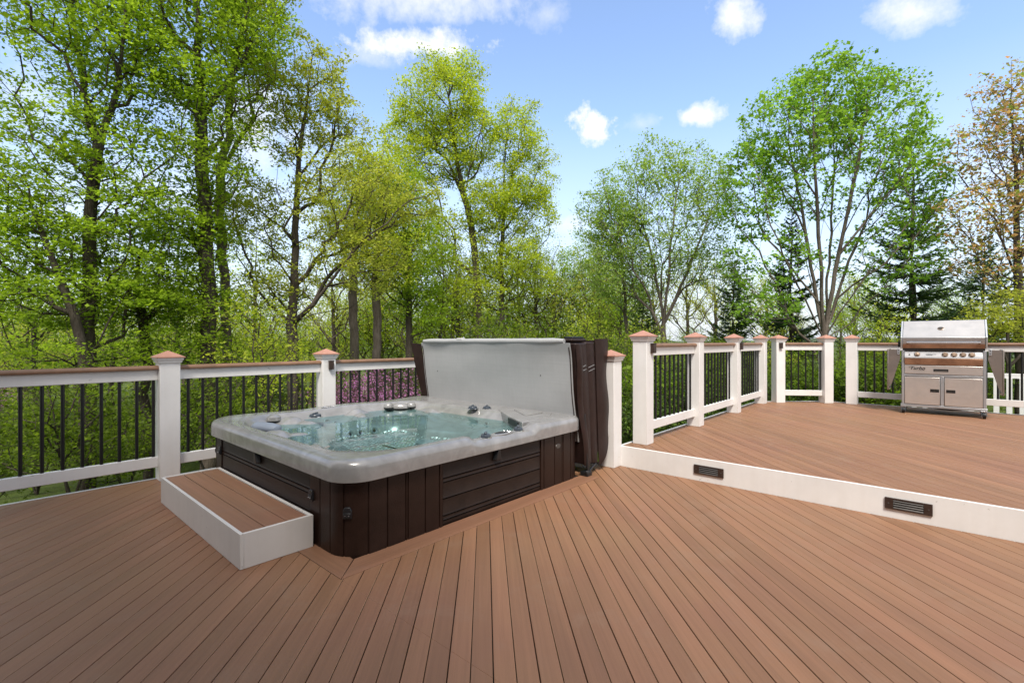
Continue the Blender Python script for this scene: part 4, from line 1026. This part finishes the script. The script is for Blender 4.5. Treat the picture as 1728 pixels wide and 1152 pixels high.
tree('broadleaf_tree', 'thin leaning tree crossing behind the forked dark-trunked tree, far left', 'tree', TG, 9.2,
     [(142, 700), (140, 590), (125, 530), (97, 460), (72, 395), (52, 345)], [[(97, 460), (50, 440), (0, 420)]],
     [(50, 400, 90, 80), (60, 500, 100, 60), (30, 330, 60, 60)], 'leaf_green', n=340, seed=12, r_base=.085, tilt=.3, m=7, rho=.3, flat=.35, size=.08, up=.7)
tree('broadleaf_tree', 'thickest dark trunk in the wood, rising straight behind the left half of the tub', 'tree', TG, 11.0,
     [(349, 700), (350, 560), (349, 450), (345, 330), (339, 200), (335, 60), (328, -120)],
     [[(347, 300), (300, 250), (260, 230)], [(340, 190), (390, 130), (430, 60)], [(336, 100), (270, 40), (220, -20)], [(348, 430), (300, 380), (270, 360)]],
     [(320, 40, 130, 110), (340, 170, 95, 80), (360, 270, 70, 70), (310, -110, 190, 110), (300, 380, 70, 60), (345, 400, 35, 110, 1.5), (345, 520, 60, 40), (320, 590, 110, 45, .8), (430, 60, 60, 70)],
     'leaf_green', n=1150, seed=13, r_base=.165, tilt=.35, m=9, rho=.38, flat=.35, size=.085, up=.6)
tree('broadleaf_tree', 'slim pale trunk standing just right of the thickest dark trunk', 'tree', TG, 12.5,
     [(386, 700), (385, 600), (380, 500), (376, 400), (372, 300), (385, 190), (398, 90), (425, 0)],
     [[(372, 300), (400, 240), (430, 200)], [(398, 90), (440, 60), (475, 30)]],
     [(430, 60, 65, 90), (410, 170, 60, 60), (410, -70, 110, 90), (400, 330, 50, 70, .7), (440, 130, 45, 60)],
     'leaf_olive', 'bark_pale', n=480, seed=14, r_base=.115, tilt=.5, m=10, rho=.32, size=.075)
tree('broadleaf_tree', 'short dark tree with crooked limbs between the two thick left trunks', 'tree', TG, 11.0,
     [(249, 700), (247, 590), (240, 530), (232, 460), (226, 400)], [[(240, 530), (205, 500), (178, 512)], [(232, 470), (265, 430), (290, 390)]],
     [(235, 420, 90, 80), (270, 500, 80, 50), (200, 520, 60, 40)], 'leaf_green', n=340, seed=15, r_base=.10, tilt=.25, m=7, rho=.33, flat=.35, size=.08, up=.7)
tree('broadleaf_tree', 'sparse olive-budded tree with low spreading limbs behind the bronze-lit left post', 'tree', TG, 13.0,
     [(493, 700), (494, 580), (497, 450), (501, 330), (512, 210), (524, 120), (532, 62)],
     [[(497, 560), (530, 512, -.4), (575, 452, -.8), (620, 398, -1), (690, 350, -1.2), (738, 322, -1.2)], [(499, 460), (462, 420, .4), (420, 393, .6)], [(502, 310), (540, 250, .5), (578, 205, .7)], [(498, 510), (450, 480, -.6), (400, 462, -1)], [(496, 545), (530, 530, .6), (590, 520, .9)], [(508, 250), (480, 190), (470, 140)]],
     [(535, 130, 60, 75), (570, 210, 50, 60), (490, 200, 50, 80), (580, 330, 95, 80), (440, 370, 65, 80), (470, 480, 75, 50), (680, 340, 70, 55), (600, 440, 80, 60)],
     'leaf_olive', n=1150, seed=16, r_base=.14, tilt=.7, m=7, rho=.24, size=.075, r_tip=.007, wander=.04)
for (u, d, sd, col, lab, rb) in ((599, 19, 17, 'leaf_olive', 'first of two grey trunks side by side, left of the tub cover', .17), (637, 19.5, 18, 'leaf_yellow', 'second of two grey trunks side by side, nearest the tub cover', .17)):
    tree('broadleaf_tree', lab, 'tree', TG, d, [(u, 680), (u - 1, 560), (u - 3, 460), (u + 3, 360), (u + 5, 300)], [[(u - 2, 450), (u - 30, 390), (u - 50, 340)]],
         [(u + 5, 300, 65, 75), (u - 25, 380, 60, 60), (u + 25, 430, 60, 70)], col, 'bark_pale', n=520, seed=sd, r_base=rb, tilt=.7, m=7, rho=.45, size=.095)
tree('broadleaf_tree', 'dark-stemmed tree with rich green leaves just left of the tub cover top', 'tree', TG, 20.5,
     [(692, 660), (690, 520), (684, 420), (678, 340), (672, 300)], [[(684, 420), (720, 370), (740, 330)]],
     [(690, 350, 55, 70), (650, 330, 55, 70), (700, 450, 60, 70), (640, 430, 60, 60), (715, 520, 55, 40)], 'leaf_green', n=720, seed=19, r_base=.15, tilt=.5, m=8, rho=.45, size=.11)
tree('broadleaf_tree', 'tall tree with rounded yellow-green crown and dark fork, rising behind the tub cover', 'tree', TG, 24.0,
     [(810, 640), (807, 540), (803, 450), (797, 400), (791, 360), (782, 330)],
     [[(783, 332), (757, 272, .5), (718, 238, 1), (690, 225, 1.2)], [(783, 330), (768, 250, -.5), (760, 180, -.6), (750, 130, -.6)], [(785, 335), (800, 270, -1), (815, 200, -1.5)], [(797, 385), (825, 350, .5), (860, 345, 1)], [(798, 395), (760, 360, -1), (730, 350, -1.5)]],
     [(748, 170, 78, 66), (790, 230, 55, 60), (690, 230, 48, 50), (740, 270, 60, 45), (770, 120, 45, 26), (825, 350, 50, 50), (730, 400, 55, 60, .7)],
     'leaf_yellow', n=1250, seed=20, r_base=.18, tilt=.75, m=10, rho=.45, size=.11, r_tip=.009, shell=.15)
tree('broadleaf_tree', 'drooping yellow-green tree beside the round-crowned one, above the cover middle', 'tree', TG, 24.5,
     [(846, 640), (847, 520), (845, 440), (852, 360), (865, 290)],
     [[(848, 400), (890, 330), (915, 270)], [(852, 360), (850, 280), (862, 200)], [(846, 430), (815, 400), (800, 380)]],
     [(868, 220, 45, 70), (895, 290, 45, 70), (850, 330, 55, 60), (905, 360, 38, 55), (845, 420, 60, 60), (880, 450, 60, 60), (800, 470, 50, 50)],
     'leaf_yellow', n=1100, seed=21, r_base=.15, tilt=.45, m=10, rho=.42, size=.105, r_tip=.008, droop=.3)
for (u, d, sd, sc, lab) in ((60, 15.5, 71, 1.0, 'mid-distance green tree low at the far left, between railing and forked tree'), (300, 16.0, 72, .9, 'mid-distance green tree seen between the two thickest left trunks and railing'), (430, 17.5, 73, .9, 'mid-distance green tree just left of the olive-budded tree'), (190, 19.0, 74, 1.0, 'slender mid-distance tree right of the forked dark tree'), (745, 22.0, 75, .8, 'mid-distance tree above the left end of the tub cover')):
    tree('broadleaf_tree', lab, 'tree', TG, d, [(u, 690), (u - 2, 580), (u + 4, 480), (u + 2, 400)], [[(u, 560), (u - 50, 500), (u - 80, 480)], [(u + 2, 520), (u + 50, 470), (u + 85, 440)]],
         [(u, 440, 75 * sc, 75), (u - 40, 520, 80 * sc, 50), (u + 50, 510, 75 * sc, 55), (u, 585, 100 * sc, 45)], 'leaf_yellow' if u in (430, 745) else 'leaf_green', n=400, seed=sd, r_base=.09, tilt=.35, m=4, rho=.42, flat=.35, size=.10, up=.7)
RG = 'trees beyond the upper deck'
tree('broadleaf_tree', 'small grey-green multi-stemmed tree far behind the right end of the tub cover', 'tree', RG, 30.0,
     [(985, 640), (985, 560), (988, 480), (990, 420)], [[(985, 560), (965, 490), (955, 440)], [(985, 560), (1005, 480), (1012, 440)]],
     [(985, 450, 42, 60), (950, 480, 40, 60), (1015, 480, 40, 55), (985, 540, 60, 35)], 'leaf_grey', 'bark_pale', n=560, seed=22, r_base=.14, tilt=1.0, m=11, rho=.42, size=.10)
tree('birch_tree', 'airy birch-like clump with several thin stems behind the first upper post', 'tree', RG, 17.0,
     [(1122, 700), (1121, 600), (1120, 540)],
     [[(1120, 540), (1105, 450, .4), (1082, 370, .6), (1070, 290, .6)], [(1121, 540), (1130, 450, -.4), (1138, 360, -.6), (1150, 280, -.6)], [(1121, 560), (1115, 430, .8), (1110, 330, 1.2), (1115, 250, 1.2)], [(1122, 550), (1160, 460, -.2), (1195, 370, -.4), (1210, 320, 0)], [(1120, 560), (1085, 480, -.5), (1040, 410, -.8), (1015, 370, -1)]],
     [(1105, 285, 50, 60), (1060, 320, 50, 60), (1160, 300, 55, 62), (1015, 370, 50, 65), (1205, 330, 42, 70), (1110, 400, 105, 70), (1020, 460, 50, 50), (1190, 440, 60, 50)],
     'leaf_grey', 'bark_pale', n=1500, seed=23, r_base=.11, tilt=1.3, m=5, rho=.28, size=.085, r_tip=.005, wander=.05, bf=.5)
tree('birch_tree', 'single thin pale stem with airy leaves left of the birch-like clump', 'tree', RG, 18.0,
     [(1057, 680), (1056, 580), (1053, 480), (1046, 400), (1040, 350)], [], [(1045, 380, 50, 60), (1060, 470, 60, 60)], 'leaf_grey', 'bark_pale', n=420, seed=24, r_base=.07, tilt=1.0, m=8, rho=.3, size=.085, r_tip=.005)
tree('maple_tree', 'large spreading maple with many fanned grey stems, tallest behind the upper deck', 'tree', RG, 14.5,
     [(1393, 700), (1393, 600), (1392, 545)],
     [[(1390, 560), (1368, 450, .4), (1352, 340, .8), (1325, 225, 1.0)], [(1391, 560), (1384, 430, -.5), (1376, 300, -.8), (1372, 170, -.8)], [(1392, 558), (1400, 420, .6), (1408, 290, 1.0), (1412, 140, 1.2)], [(1394, 560), (1415, 430, -.3), (1440, 310, -.5), (1458, 200, -.6)], [(1395, 560), (1432, 440, .6), (1480, 330, 1.0), (1518, 250, 1.2)], [(1389, 565), (1345, 480, -.5), (1300, 380, -.9), (1270, 310, -1.2)], [(1395, 565), (1450, 480, -.9), (1520, 395, -1.6), (1565, 335, -1.9)], [(1390, 570), (1358, 430, 1.5), (1318, 300, 2.0)], [(1389, 580), (1320, 515, -1.2), (1250, 465, -1.8)], [(1395, 580), (1470, 525, 1), (1560, 485, 1.6)], [(1393, 560), (1422, 400, 1.6), (1450, 260, 2.2)]],
     [(1400, 160, 75, 70, 1.2), (1330, 220, 75, 85), (1480, 210, 75, 85), (1265, 320, 48, 90), (1545, 300, 52, 90), (1410, 290, 130, 80, .6), (1300, 440, 70, 60, .6), (1500, 430, 90, 60, .6), (1290, 520, 60, 30, .7)],
     'leaf_maple', 'bark_pale', n=2000, seed=25, r_base=.115, tilt=1.5, m=5, rho=.22, size=.095, asp=.8, r_tip=.0055, bf=.55, shell=.35, inner=.05, wander=.035)
tree('maple_tree', 'russet-leaved maple at the right edge, behind the stainless grill', 'tree', RG, 12.5,
     [(1722, 700), (1721, 600), (1719, 480), (1716, 340), (1711, 220), (1706, 120)],
     [[(1719, 470), (1680, 380, .5), (1640, 300, .8)], [(1717, 360), (1690, 270, -.6), (1665, 190, -.8)], [(1719, 450), (1770, 350), (1800, 280)], [(1719, 520), (1670, 450, -.5), (1620, 410, -.8)], [(1714, 280), (1740, 200), (1750, 140)]],
     [(1700, 170, 50, 70), (1665, 260, 55, 80), (1740, 230, 70, 110), (1650, 360, 60, 60), (1720, 360, 90, 70), (1800, 300, 80, 120), (1670, 440, 70, 40)],
     'leaf_red', n=1050, seed=26, r_base=.10, tilt=1.1, m=3, rho=.24, size=.085, asp=.75, r_tip=.005, bf=.45, wander=.04)
tree('maple_tree', 'low olive-green shrub-like maple just behind the right side of the grill', 'tree', RG, 11.8,
     [(1702, 680), (1702, 620), (1700, 560)], [[(1701, 580), (1670, 530), (1650, 500)], [(1701, 580), (1735, 520), (1760, 480)]], [(1700, 530, 50, 55), (1750, 540, 50, 60), (1660, 550, 38, 35)], 'leaf_olive', n=380, seed=27, r_base=.05, tilt=.7, m=4, rho=.22, size=.065, r_tip=.004)

# ---- spruces
def spruce(label, u, vtop, d, wbase, vbase=600, seed=1, dens=1.0, trunk_gap=0.0):
    rng = np.random.default_rng(seed); b = W(u, 600, d); gz_ = ground_z(b[0], b[1]) - .1
    top = W(u, vtop, d)[2]; H = top - gz_; base = np.array((b[0], b[1], gz_)); hw = wbase * d / FPX
    t = thing('spruce_tree', label, 'tree', tuple(base), 0, 'spruces beyond the upper deck')
    mb = MB(); mb.tube([(.03 * math.sin(k), .03 * math.cos(k * 1.3), H * k / 8) for k in range(9)], [.13 * (1 - k / 8.4) * (H / 7) + .008 for k in range(9)], 8); mb.build('trunk', M['bark'], t)
    V = []; bv = MB(); LVs = []
    z = H * (.08 + trunk_gap)
    cents = []; dirs = []
    while z < H * .985:
        f = z / H; L0 = hw * (1 - f) ** .8 * (1.05 if f > .1 else .8) + .06
        for k in range(int(5 + 2 * (1 - f))):
            a = rng.random() * 2 * PI; Lb = L0 * rng.uniform(.62, 1.12); n = max(3, int(Lb / .13)); el = -.12 + .55 * f + rng.normal(0, .08)
            pts = []
            for i in range(n + 1):
                s = i / n; r = Lb * s; pts.append(np.array((math.cos(a) * r, math.sin(a) * r, z + Lb * (el * s - .22 * s * (1 - s) * (1 - f) + .18 * s ** 3))))
            bv.tube([tuple(p) for p in pts], [.016 * (1 - i / n * .8) * (.4 + (1 - f)) for i in range(n + 1)], 4)
            for i in range(1, n + 1):
                s = i / n; p = pts[i]; ax = (pts[i] - pts[i - 1]); ax /= np.linalg.norm(ax); side = np.cross(ax, (0, 0, 1.)); side /= np.linalg.norm(side) + 1e-9
                wl = (.34 * (1 - s) + .10) * min(1, Lb) + .05
                for q in range(int(9 * dens)):
                    sg = 1 if rng.random() < .5 else -1
                    dv = ax * rng.uniform(.35, 1.0) + side * sg * rng.uniform(.1, 1.0) + np.array((0, 0, rng.normal(-.18, .28))); dv /= np.linalg.norm(dv)
                    c0 = p + ax * rng.uniform(-.07, .07); ln_ = wl * rng.uniform(.5, 1.1)
                    cents.append(c0); dirs.append(dv * ln_)
        z += max(.10, .055 * H * (1 - f * .55)) * rng.uniform(.6, 1.0)
    bv.build('branches', M['bark'], t, smooth=False, fix=False)
    c = np.array(cents); dv = np.array(dirs); nn = rng.normal(0, 1, c.shape); sd = np.cross(dv, nn); sd /= np.linalg.norm(sd, axis=1)[:, None] + 1e-9; w = .016 + .012 * rng.random((len(c), 1))
    v = np.stack([c, c + dv * .45 + sd * w, c + dv, c + dv * .45 - sd * w], 1).reshape(-1, 3)
    np_mesh('crown', v, np.arange(len(v)).reshape(-1, 4), M['needle'], t); return t
spruce('tall dark spruce with visible trunk standing behind the grill', 1540, 262, 16.5, 118, seed=31, dens=1.0, trunk_gap=.02)
spruce('dark spruce half hidden behind the stems of the big maple', 1335, 365, 18.0, 72, seed=32, dens=1.2)
spruce('small dark spruce between the birch-like clump and the big maple', 1238, 440, 20.0, 62, seed=33, dens=1.1)
spruce('small dark spruce low behind the birch-like clump', 1085, 480, 22.0, 55, seed=34, dens=1.0)
spruce('wide dark spruce at the right, mixed with the russet maple', 1660, 400, 19.0, 100, seed=35, dens=.9)

# ---- shrubs and undergrowth: a few built plants, then copies
def plant(name, label, cat, group, leafmat, n, rx, rz, seed, m=14, rho=.22, size=.07, flat=.6, stems=3, r_base=.03, bark='bark', tilt=.8, zc=None):
    rng = np.random.default_rng(seed); zc = rz if zc is None else zc
    a = rng.normal(0, 1, (n, 3)); a /= np.linalg.norm(a, axis=1)[:, None]; a *= rng.random((n, 1)) ** (1 / 2.4); a *= 1 + .2 * np.sin(a[:, :1] * 6 + a[:, 2:] * 5 + seed)
    pts = a * np.array((rx, rx, rz)) + np.array((0, 0, zc)); pts = pts[pts[:, 2] > .08]
    starts = [([np.array((0, 0, -.1)), np.array((.02, 0, .12))], None)]
    for k in range(stems):
        q = rng.normal(0, 1, 3) * rx * .4; q[2] = zc * rng.uniform(.8, 1.2); starts.append(([np.array((.02, 0, .12)), q * .5, q], True))
    P, PA, R, tips = grow(starts, pts, rng, .4, tilt, .004, r_base, step=.3, wander=.04)
    t = thing(name, label, cat, (0, 0, 0), 0, group); V, F = tubes(P, PA, R); np_mesh('trunk' if 'tree' in name or 'sapling' in name else 'stems', V, F, M[bark], t, smooth=True)
    LV, LF = leaves(P[tips], rng, int(m * 1.25), rho * 1.35, flat, size * .80); np_mesh('blossom' if leafmat == 'blossom' else ('crown' if 'tree' in name or 'sapling' in name else 'foliage'), LV, LF, M[leafmat], t); return t
rp = random.Random(21)
def put(o, u, d, scale=1.0, z=None, rz=None, label=None, sz=None):
    p = W(u, 600, d); o.location = (p[0], p[1], ground_z(p[0], p[1]) if z is None else z); o.rotation_euler = (0, 0, rp.random() * 6.28 if rz is None else rz)
    o.scale = (scale, scale, sz or scale)
    if label: o['label'] = label
    return o
SG = 'bright shrubs along the upper deck'
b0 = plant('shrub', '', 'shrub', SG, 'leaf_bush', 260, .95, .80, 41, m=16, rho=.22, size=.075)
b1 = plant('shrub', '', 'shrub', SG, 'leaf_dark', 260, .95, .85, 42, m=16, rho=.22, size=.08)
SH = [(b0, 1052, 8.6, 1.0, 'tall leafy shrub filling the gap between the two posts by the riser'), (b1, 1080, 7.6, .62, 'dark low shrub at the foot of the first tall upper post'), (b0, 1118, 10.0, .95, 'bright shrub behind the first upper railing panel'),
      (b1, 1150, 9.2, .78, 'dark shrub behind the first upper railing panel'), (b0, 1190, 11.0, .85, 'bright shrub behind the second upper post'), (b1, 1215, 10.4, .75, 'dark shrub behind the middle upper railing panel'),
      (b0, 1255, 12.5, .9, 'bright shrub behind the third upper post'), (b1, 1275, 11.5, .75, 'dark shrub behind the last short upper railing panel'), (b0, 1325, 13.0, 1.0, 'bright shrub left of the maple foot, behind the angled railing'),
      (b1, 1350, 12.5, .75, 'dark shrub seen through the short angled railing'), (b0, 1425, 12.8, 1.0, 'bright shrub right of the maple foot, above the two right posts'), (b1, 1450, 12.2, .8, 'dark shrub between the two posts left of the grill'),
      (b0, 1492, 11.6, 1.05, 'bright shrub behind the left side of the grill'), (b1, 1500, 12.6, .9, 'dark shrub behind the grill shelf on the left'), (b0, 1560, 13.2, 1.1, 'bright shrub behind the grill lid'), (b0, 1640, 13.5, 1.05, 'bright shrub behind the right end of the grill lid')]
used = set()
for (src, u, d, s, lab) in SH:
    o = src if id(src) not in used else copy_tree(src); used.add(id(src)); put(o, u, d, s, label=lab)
RB = 'redbuds in bloom beyond the left railing'
r0 = plant('redbud_tree', '', 'redbud', RB, 'blossom', 360, 1.45, .75, 43, m=8, rho=.16, size=.055, stems=5, r_base=.05, zc=1.3, tilt=.5)
for i, (u, d, s, lab) in enumerate(((660, 11.5, 1.0, 'purple redbud seen through the railing right of the bronze-lit left post'), (605, 12.6, .85, 'purple redbud directly right of the bronze-lit left post'), (-40, 11.0, .6, 'purple redbud at the far left edge behind the balusters'))):
    o = r0 if i == 0 else copy_tree(r0); p = W(u, 668, d); put(o, u, d, s, z=p[2] - 1.3 * s, label=lab)
UG = 'undergrowth saplings beyond the left railing'
UL = 'slender green sapling in the undergrowth behind the left railing'
sap = [plant('sapling_tree', UL, 'sapling', UG, 'leaf_under', 330, 1.25, 1.25, 51, m=13, rho=.26, flat=.35, size=.08, zc=1.9, r_base=.035, tilt=.35),
       plant('sapling_tree', UL, 'sapling', UG, 'leaf_under', 300, 1.5, .9, 52, m=14, rho=.28, flat=.3, size=.085, zc=1.3, r_base=.035, tilt=.25),
       plant('sapling_tree', UL, 'sapling', UG, 'leaf_yellow', 260, 1.1, 1.5, 53, m=10, rho=.26, flat=.5, size=.075, zc=2.3, r_base=.04, tilt=.6)]
spots = []
for k in range(38):
    d = 7.4 + 17 * (k / 38) ** 1.2; u = -120 + (k * 0.61803 % 1) * 1010
    spots.append((u, d))
ui = set()
for k, (u, d) in enumerate(spots):
    src = sap[2 if (u > 420 and k % 2) else k % 2]
    p = W(u, 600, d)
    if p[1] < 6.6 or (470 < u < 730 and d < 15.5): continue
    o = src if id(src) not in ui else copy_tree(src); ui.add(id(src)); put(o, u, d, rp.uniform(.65, 1.0))
UG2 = 'young saplings behind the upper deck'
for k, (u, d, s) in enumerate(((1035, 12.0, .72), (1085, 13.0, .66), (1172, 12.5, .70), (1222, 14.0, .72), (1300, 13.5, .62), (1345, 15.0, .6), (1445, 13.5, .66), (1505, 13.0, .78), (1470, 15.0, .7), (1575, 15.0, .75), (985, 14.0, .85), (945, 15.5, .95))):
    o = copy_tree(sap[2 if k % 3 == 1 else 0]); put(o, u, d, s); o['group'] = UG2; o['label'] = 'bright young sapling rising just behind the upper deck railing'
# ---- the far wood: three built trees, copied
BG = 'trees of the far wood'
BL = 'background tree of the far yellow-green wood'
def bgtree(leafmat, bark, seed, Ht, rx, n, m, size):
    rng = np.random.default_rng(seed); t = thing('woodland_tree', BL, 'tree', (0, 0, 0), 0, BG)
    a = rng.normal(0, 1, (n, 3)); a /= np.linalg.norm(a, axis=1)[:, None]; a *= rng.random((n, 1)) ** (1 / 2.6); a *= 1 + .22 * np.sin(a[:, :1] * 6 + a[:, 2:] * 7 + seed)
    pts = a * np.array((rx, rx, Ht * .36)) + np.array((0, 0, Ht * .64)); pts = pts[pts[:, 2] > 1]
    P, PA, R, tips = grow([([np.array((0, 0, -.3)), np.array((.15, .1, Ht * .3)), np.array((0.0, .2, Ht * .6)), np.array((.1, 0, Ht * .85))], None)], pts, rng, .35, .7, .012, .17, step=.7, wander=.08)
    V, F = tubes(P, PA, R); np_mesh('trunk', V, F, M[bark], t, smooth=True); LV, LF = leaves(P[tips], rng, int(m * 1.5), .75, .6, size * .85); np_mesh('crown', LV, LF, M[leafmat], t); return t
bg = [bgtree('leaf_yellow', 'bark_pale', 61, 11.5, 2.9, 380, 14, .15), bgtree('leaf_olive', 'bark', 62, 13, 2.7, 330, 12, .14), bgtree('leaf_green', 'bark', 63, 10.0, 2.8, 380, 14, .15)]
used = set()
for k in range(64):
    u = -260 + (k * 0.61803 % 1) * 1360; d = 26 + 34 * ((k * .7548) % 1)
    if u > 900 and d < 34: d += 10
    src = bg[(0, 1, 0, 2)[k % 4]]; o = src if id(src) not in used else copy_tree(src); used.add(id(src))
    put(o, u, d, rp.uniform(.62, 1.0) * (1 if u < 720 else .85))
for (u, d, sc_) in ((905, 27, .72), (940, 30, .85), (1010, 28, .7), (1045, 26, .62), (1100, 30, .66), (1160, 27, .6), (1205, 32, .7), (1290, 30, .6), (1440, 30, .62), (1480, 26, .55), (1600, 28, .6), (870, 32, .9), (760, 30, .8), (640, 34, .9), (560, 30, .85)):
    o = copy_tree(bg[(0, 2, 1)[int(u) % 3]]); put(o, u, d, sc_)
for k in range(16):
    u = 930 + k * 62 + rp.uniform(-20, 20); d = rp.uniform(38, 70); o = copy_tree(bg[(2, 0, 2, 1)[k % 4]]); put(o, u, d, rp.uniform(.5, .72))
# grass in the strip beside the deck
rg = np.random.default_rng(77); n = 26000
gx = rg.uniform(-3.0, 6.5, n); gy = 5.25 + 5.5 * rg.random(n) ** 1.4
gx2 = rg.uniform(4.3, 14, 9000); gy2 = 2.5 + 3.0 * rg.random(9000); gx = np.concatenate([gx, gx2]); gy = np.concatenate([gy, gy2]); n = len(gx)
gzv = np.array([ground_z(a, b) for a, b in zip(gx, gy)]) - .02
c = np.stack([gx, gy, gzv], 1); a = rg.random(n) * 2 * PI; hgt = .10 + .14 * rg.random(n); ln = rg.normal(0, .07, (n, 2))
sd = np.stack([np.cos(a), np.sin(a), 0 * a], 1) * .009; tip = c + np.stack([ln[:, 0], ln[:, 1], hgt], 1)
v = np.stack([c - sd, c + sd, tip], 1).reshape(-1, 3)
g = np_mesh('grass', v, np.arange(len(v)).reshape(-1, 3), M['grass']); tag(g, 'short green grass and ground plants beside the deck edge', 'grass', kind='stuff')
CLOUDS = [(700, -8, 230, 42, .80, 0.83), (930, 25, 40, 30, .6, 0.66), (705, 76, 100, 26, .98, 1.43), (630, 95, 60, 18, .6, 0.66), (1000, 208, 40, 30, 1.0, 2.2), (1080, 210, 30, 16, .5, 0.66), (1178, 198, 48, 22, .95, 1.38),
          (1238, 30, 52, 40, .95, 0.99), (1530, 22, 75, 32, .85, 0.88), (1540, 140, 30, 12, .4, 0.66), (430, 210, 110, 90, .9, 0.88), (300, 330, 300, 90, .7, 0.55), (60, 180, 90, 60, .5, 0.66), (955, 378, 50, 16, .7, 0.77), (1690, 300, 60, 50, .5, 0.55), (-200, 0, 150, 120, .8, 0.66)]
VEIL = 0.95; VEIL_COL = (3.3, 3.55, 4.05); SKY_GAIN = (1.5, 1.42, 1.40); CLOUD_COL = (4.5, 4.6, 4.75); BACK_FILL_COL = (5.0, 4.85, 4.7); EXPOSURE = 0.80
# ------------------------------------------------------------------ light: soft high sun from behind us on the left, blue sky with clouds
SUN_AZ = math.radians(-138); SUN_EL = math.radians(55)
sl = bpy.data.lights.new('sun', 'SUN'); sl.energy = 2.8; sl.angle = math.radians(16.0); sl.color = (1.0, 0.92, 0.82)
so = bpy.data.objects.new('sun', sl); COL.objects.link(so); so.location = (0, 0, 20)
sd_ = Vector((math.cos(SUN_AZ) * math.cos(SUN_EL), math.sin(SUN_AZ) * math.cos(SUN_EL), math.sin(SUN_EL)))
so.rotation_euler = sd_.to_track_quat('Z', 'Y').to_euler()
wd = bpy.data.worlds.new('World'); S.world = wd; wd.use_nodes = True; nt = wd.node_tree
bg_ = nt.nodes['Background']
sky = N(nt, 'ShaderNodeTexSky', sky_type='NISHITA'); sky.sun_disc = False; sky.sun_elevation = SUN_EL; sky.sun_rotation = PI / 2 - SUN_AZ
sky.air_density = 1.0; sky.dust_density = 0.6; sky.ozone_density = 2.0; sky.altitude = 100
tc = N(nt, 'ShaderNodeTexCoord'); D = tc.outputs['Generated']
nz = N(nt, 'ShaderNodeTexNoise', i_Scale=15.0, i_Detail=8.0, i_Roughness=0.62); nt.links.new(D, nz.inputs['Vector'])
nz2 = N(nt, 'ShaderNodeTexNoise', i_Scale=48.0, i_Detail=6.0, i_Roughness=0.6); nt.links.new(D, nz2.inputs['Vector'])
def dot(vec):
    n = nt.nodes.new('ShaderNodeVectorMath'); n.operation = 'DOT_PRODUCT'; nt.links.new(D, n.inputs[0]); n.inputs[1].default_value = vec; return n.outputs['Value']
noise = math_n(nt, 'ADD', math_n(nt, 'MULTIPLY_ADD', nz.outputs[0], 2.9, -1.45), math_n(nt, 'MULTIPLY_ADD', nz2.outputs[0], 1.0, -.5))
total = None
for (u, v, wu, hv, strength, soft) in CLOUDS:
    c = Vector(W(u, v, 1.0)) - Vector((0, 0, EYE)); k = 1 / c.length; c = c * k; r = Vector((RT[0], RT[1], 0)); r = (r - c * r.dot(c)).normalized(); up_ = r.cross(c).normalized()
    if up_.z < 0: up_ = -up_
    a = math_n(nt, 'DIVIDE', dot(r), wu / FPX * k); b = math_n(nt, 'DIVIDE', dot(up_), hv / FPX * k)
    ln = math_n(nt, 'SQRT', math_n(nt, 'ADD', math_n(nt, 'MULTIPLY', a, a), math_n(nt, 'MULTIPLY', b, b)))
    f = math_n(nt, 'SUBTRACT', math_n(nt, 'ADD', 1.0, noise), ln)
    f = math_n(nt, 'MULTIPLY', math_n(nt, 'MULTIPLY', f, soft, clamp=True), strength)
    f = math_n(nt, 'MULTIPLY', f, math_n(nt, 'GREATER_THAN', dot(c), 0.2))
    total = f if total is None else math_n(nt, 'MAXIMUM', total, f)
# thin veil towards the horizon and unseen bright clouds added behind us as fill light
sepd = N(nt, 'ShaderNodeSeparateXYZ'); nt.links.new(D, sepd.inputs[0])
veil = math_n(nt, 'MULTIPLY', math_n(nt, 'SUBTRACT', 1.0, math_n(nt, 'MULTIPLY', sepd.outputs[2], 2.4), clamp=True), VEIL)
back = math_n(nt, 'MULTIPLY', math_n(nt, 'MULTIPLY_ADD', dot((-FW[0], -FW[1], 0.15)), 1.6, 0.75, clamp=True), math_n(nt, 'MULTIPLY_ADD', nz.outputs[0], 4.0, -1.1, clamp=True))
skyc = mixc(nt, 1.0, sky.outputs[0], SKY_GAIN, 'MULTIPLY')
col = mixc(nt, veil, skyc, VEIL_COL)
col = mixc(nt, total, col, CLOUD_COL)
col = mixc(nt, back, col, BACK_FILL_COL)
nt.links.new(col, bg_.inputs['Color']); bg_.inputs['Strength'].default_value = 0.14
S.view_settings.view_transform = 'Standard'; S.view_settings.look = 'None'; S.view_settings.exposure = EXPOSURE; S.view_settings.gamma = 1.0
S.cycles.use_denoising = True
try: S.cycles.denoiser = 'OPENIMAGEDENOISE'; S.cycles.denoising_input_passes = 'RGB_ALBEDO_NORMAL'
except Exception: pass
S.cycles.max_bounces = 10; S.cycles.diffuse_bounces = 4; S.cycles.glossy_bounces = 4; S.cycles.transmission_bounces = 8; S.cycles.transparent_max_bounces = 8
S.cycles.caustics_refractive = True; S.cycles.caustics_reflective = False; S.cycles.sample_clamp_indirect = 6.0
S.render.use_motion_blur = False
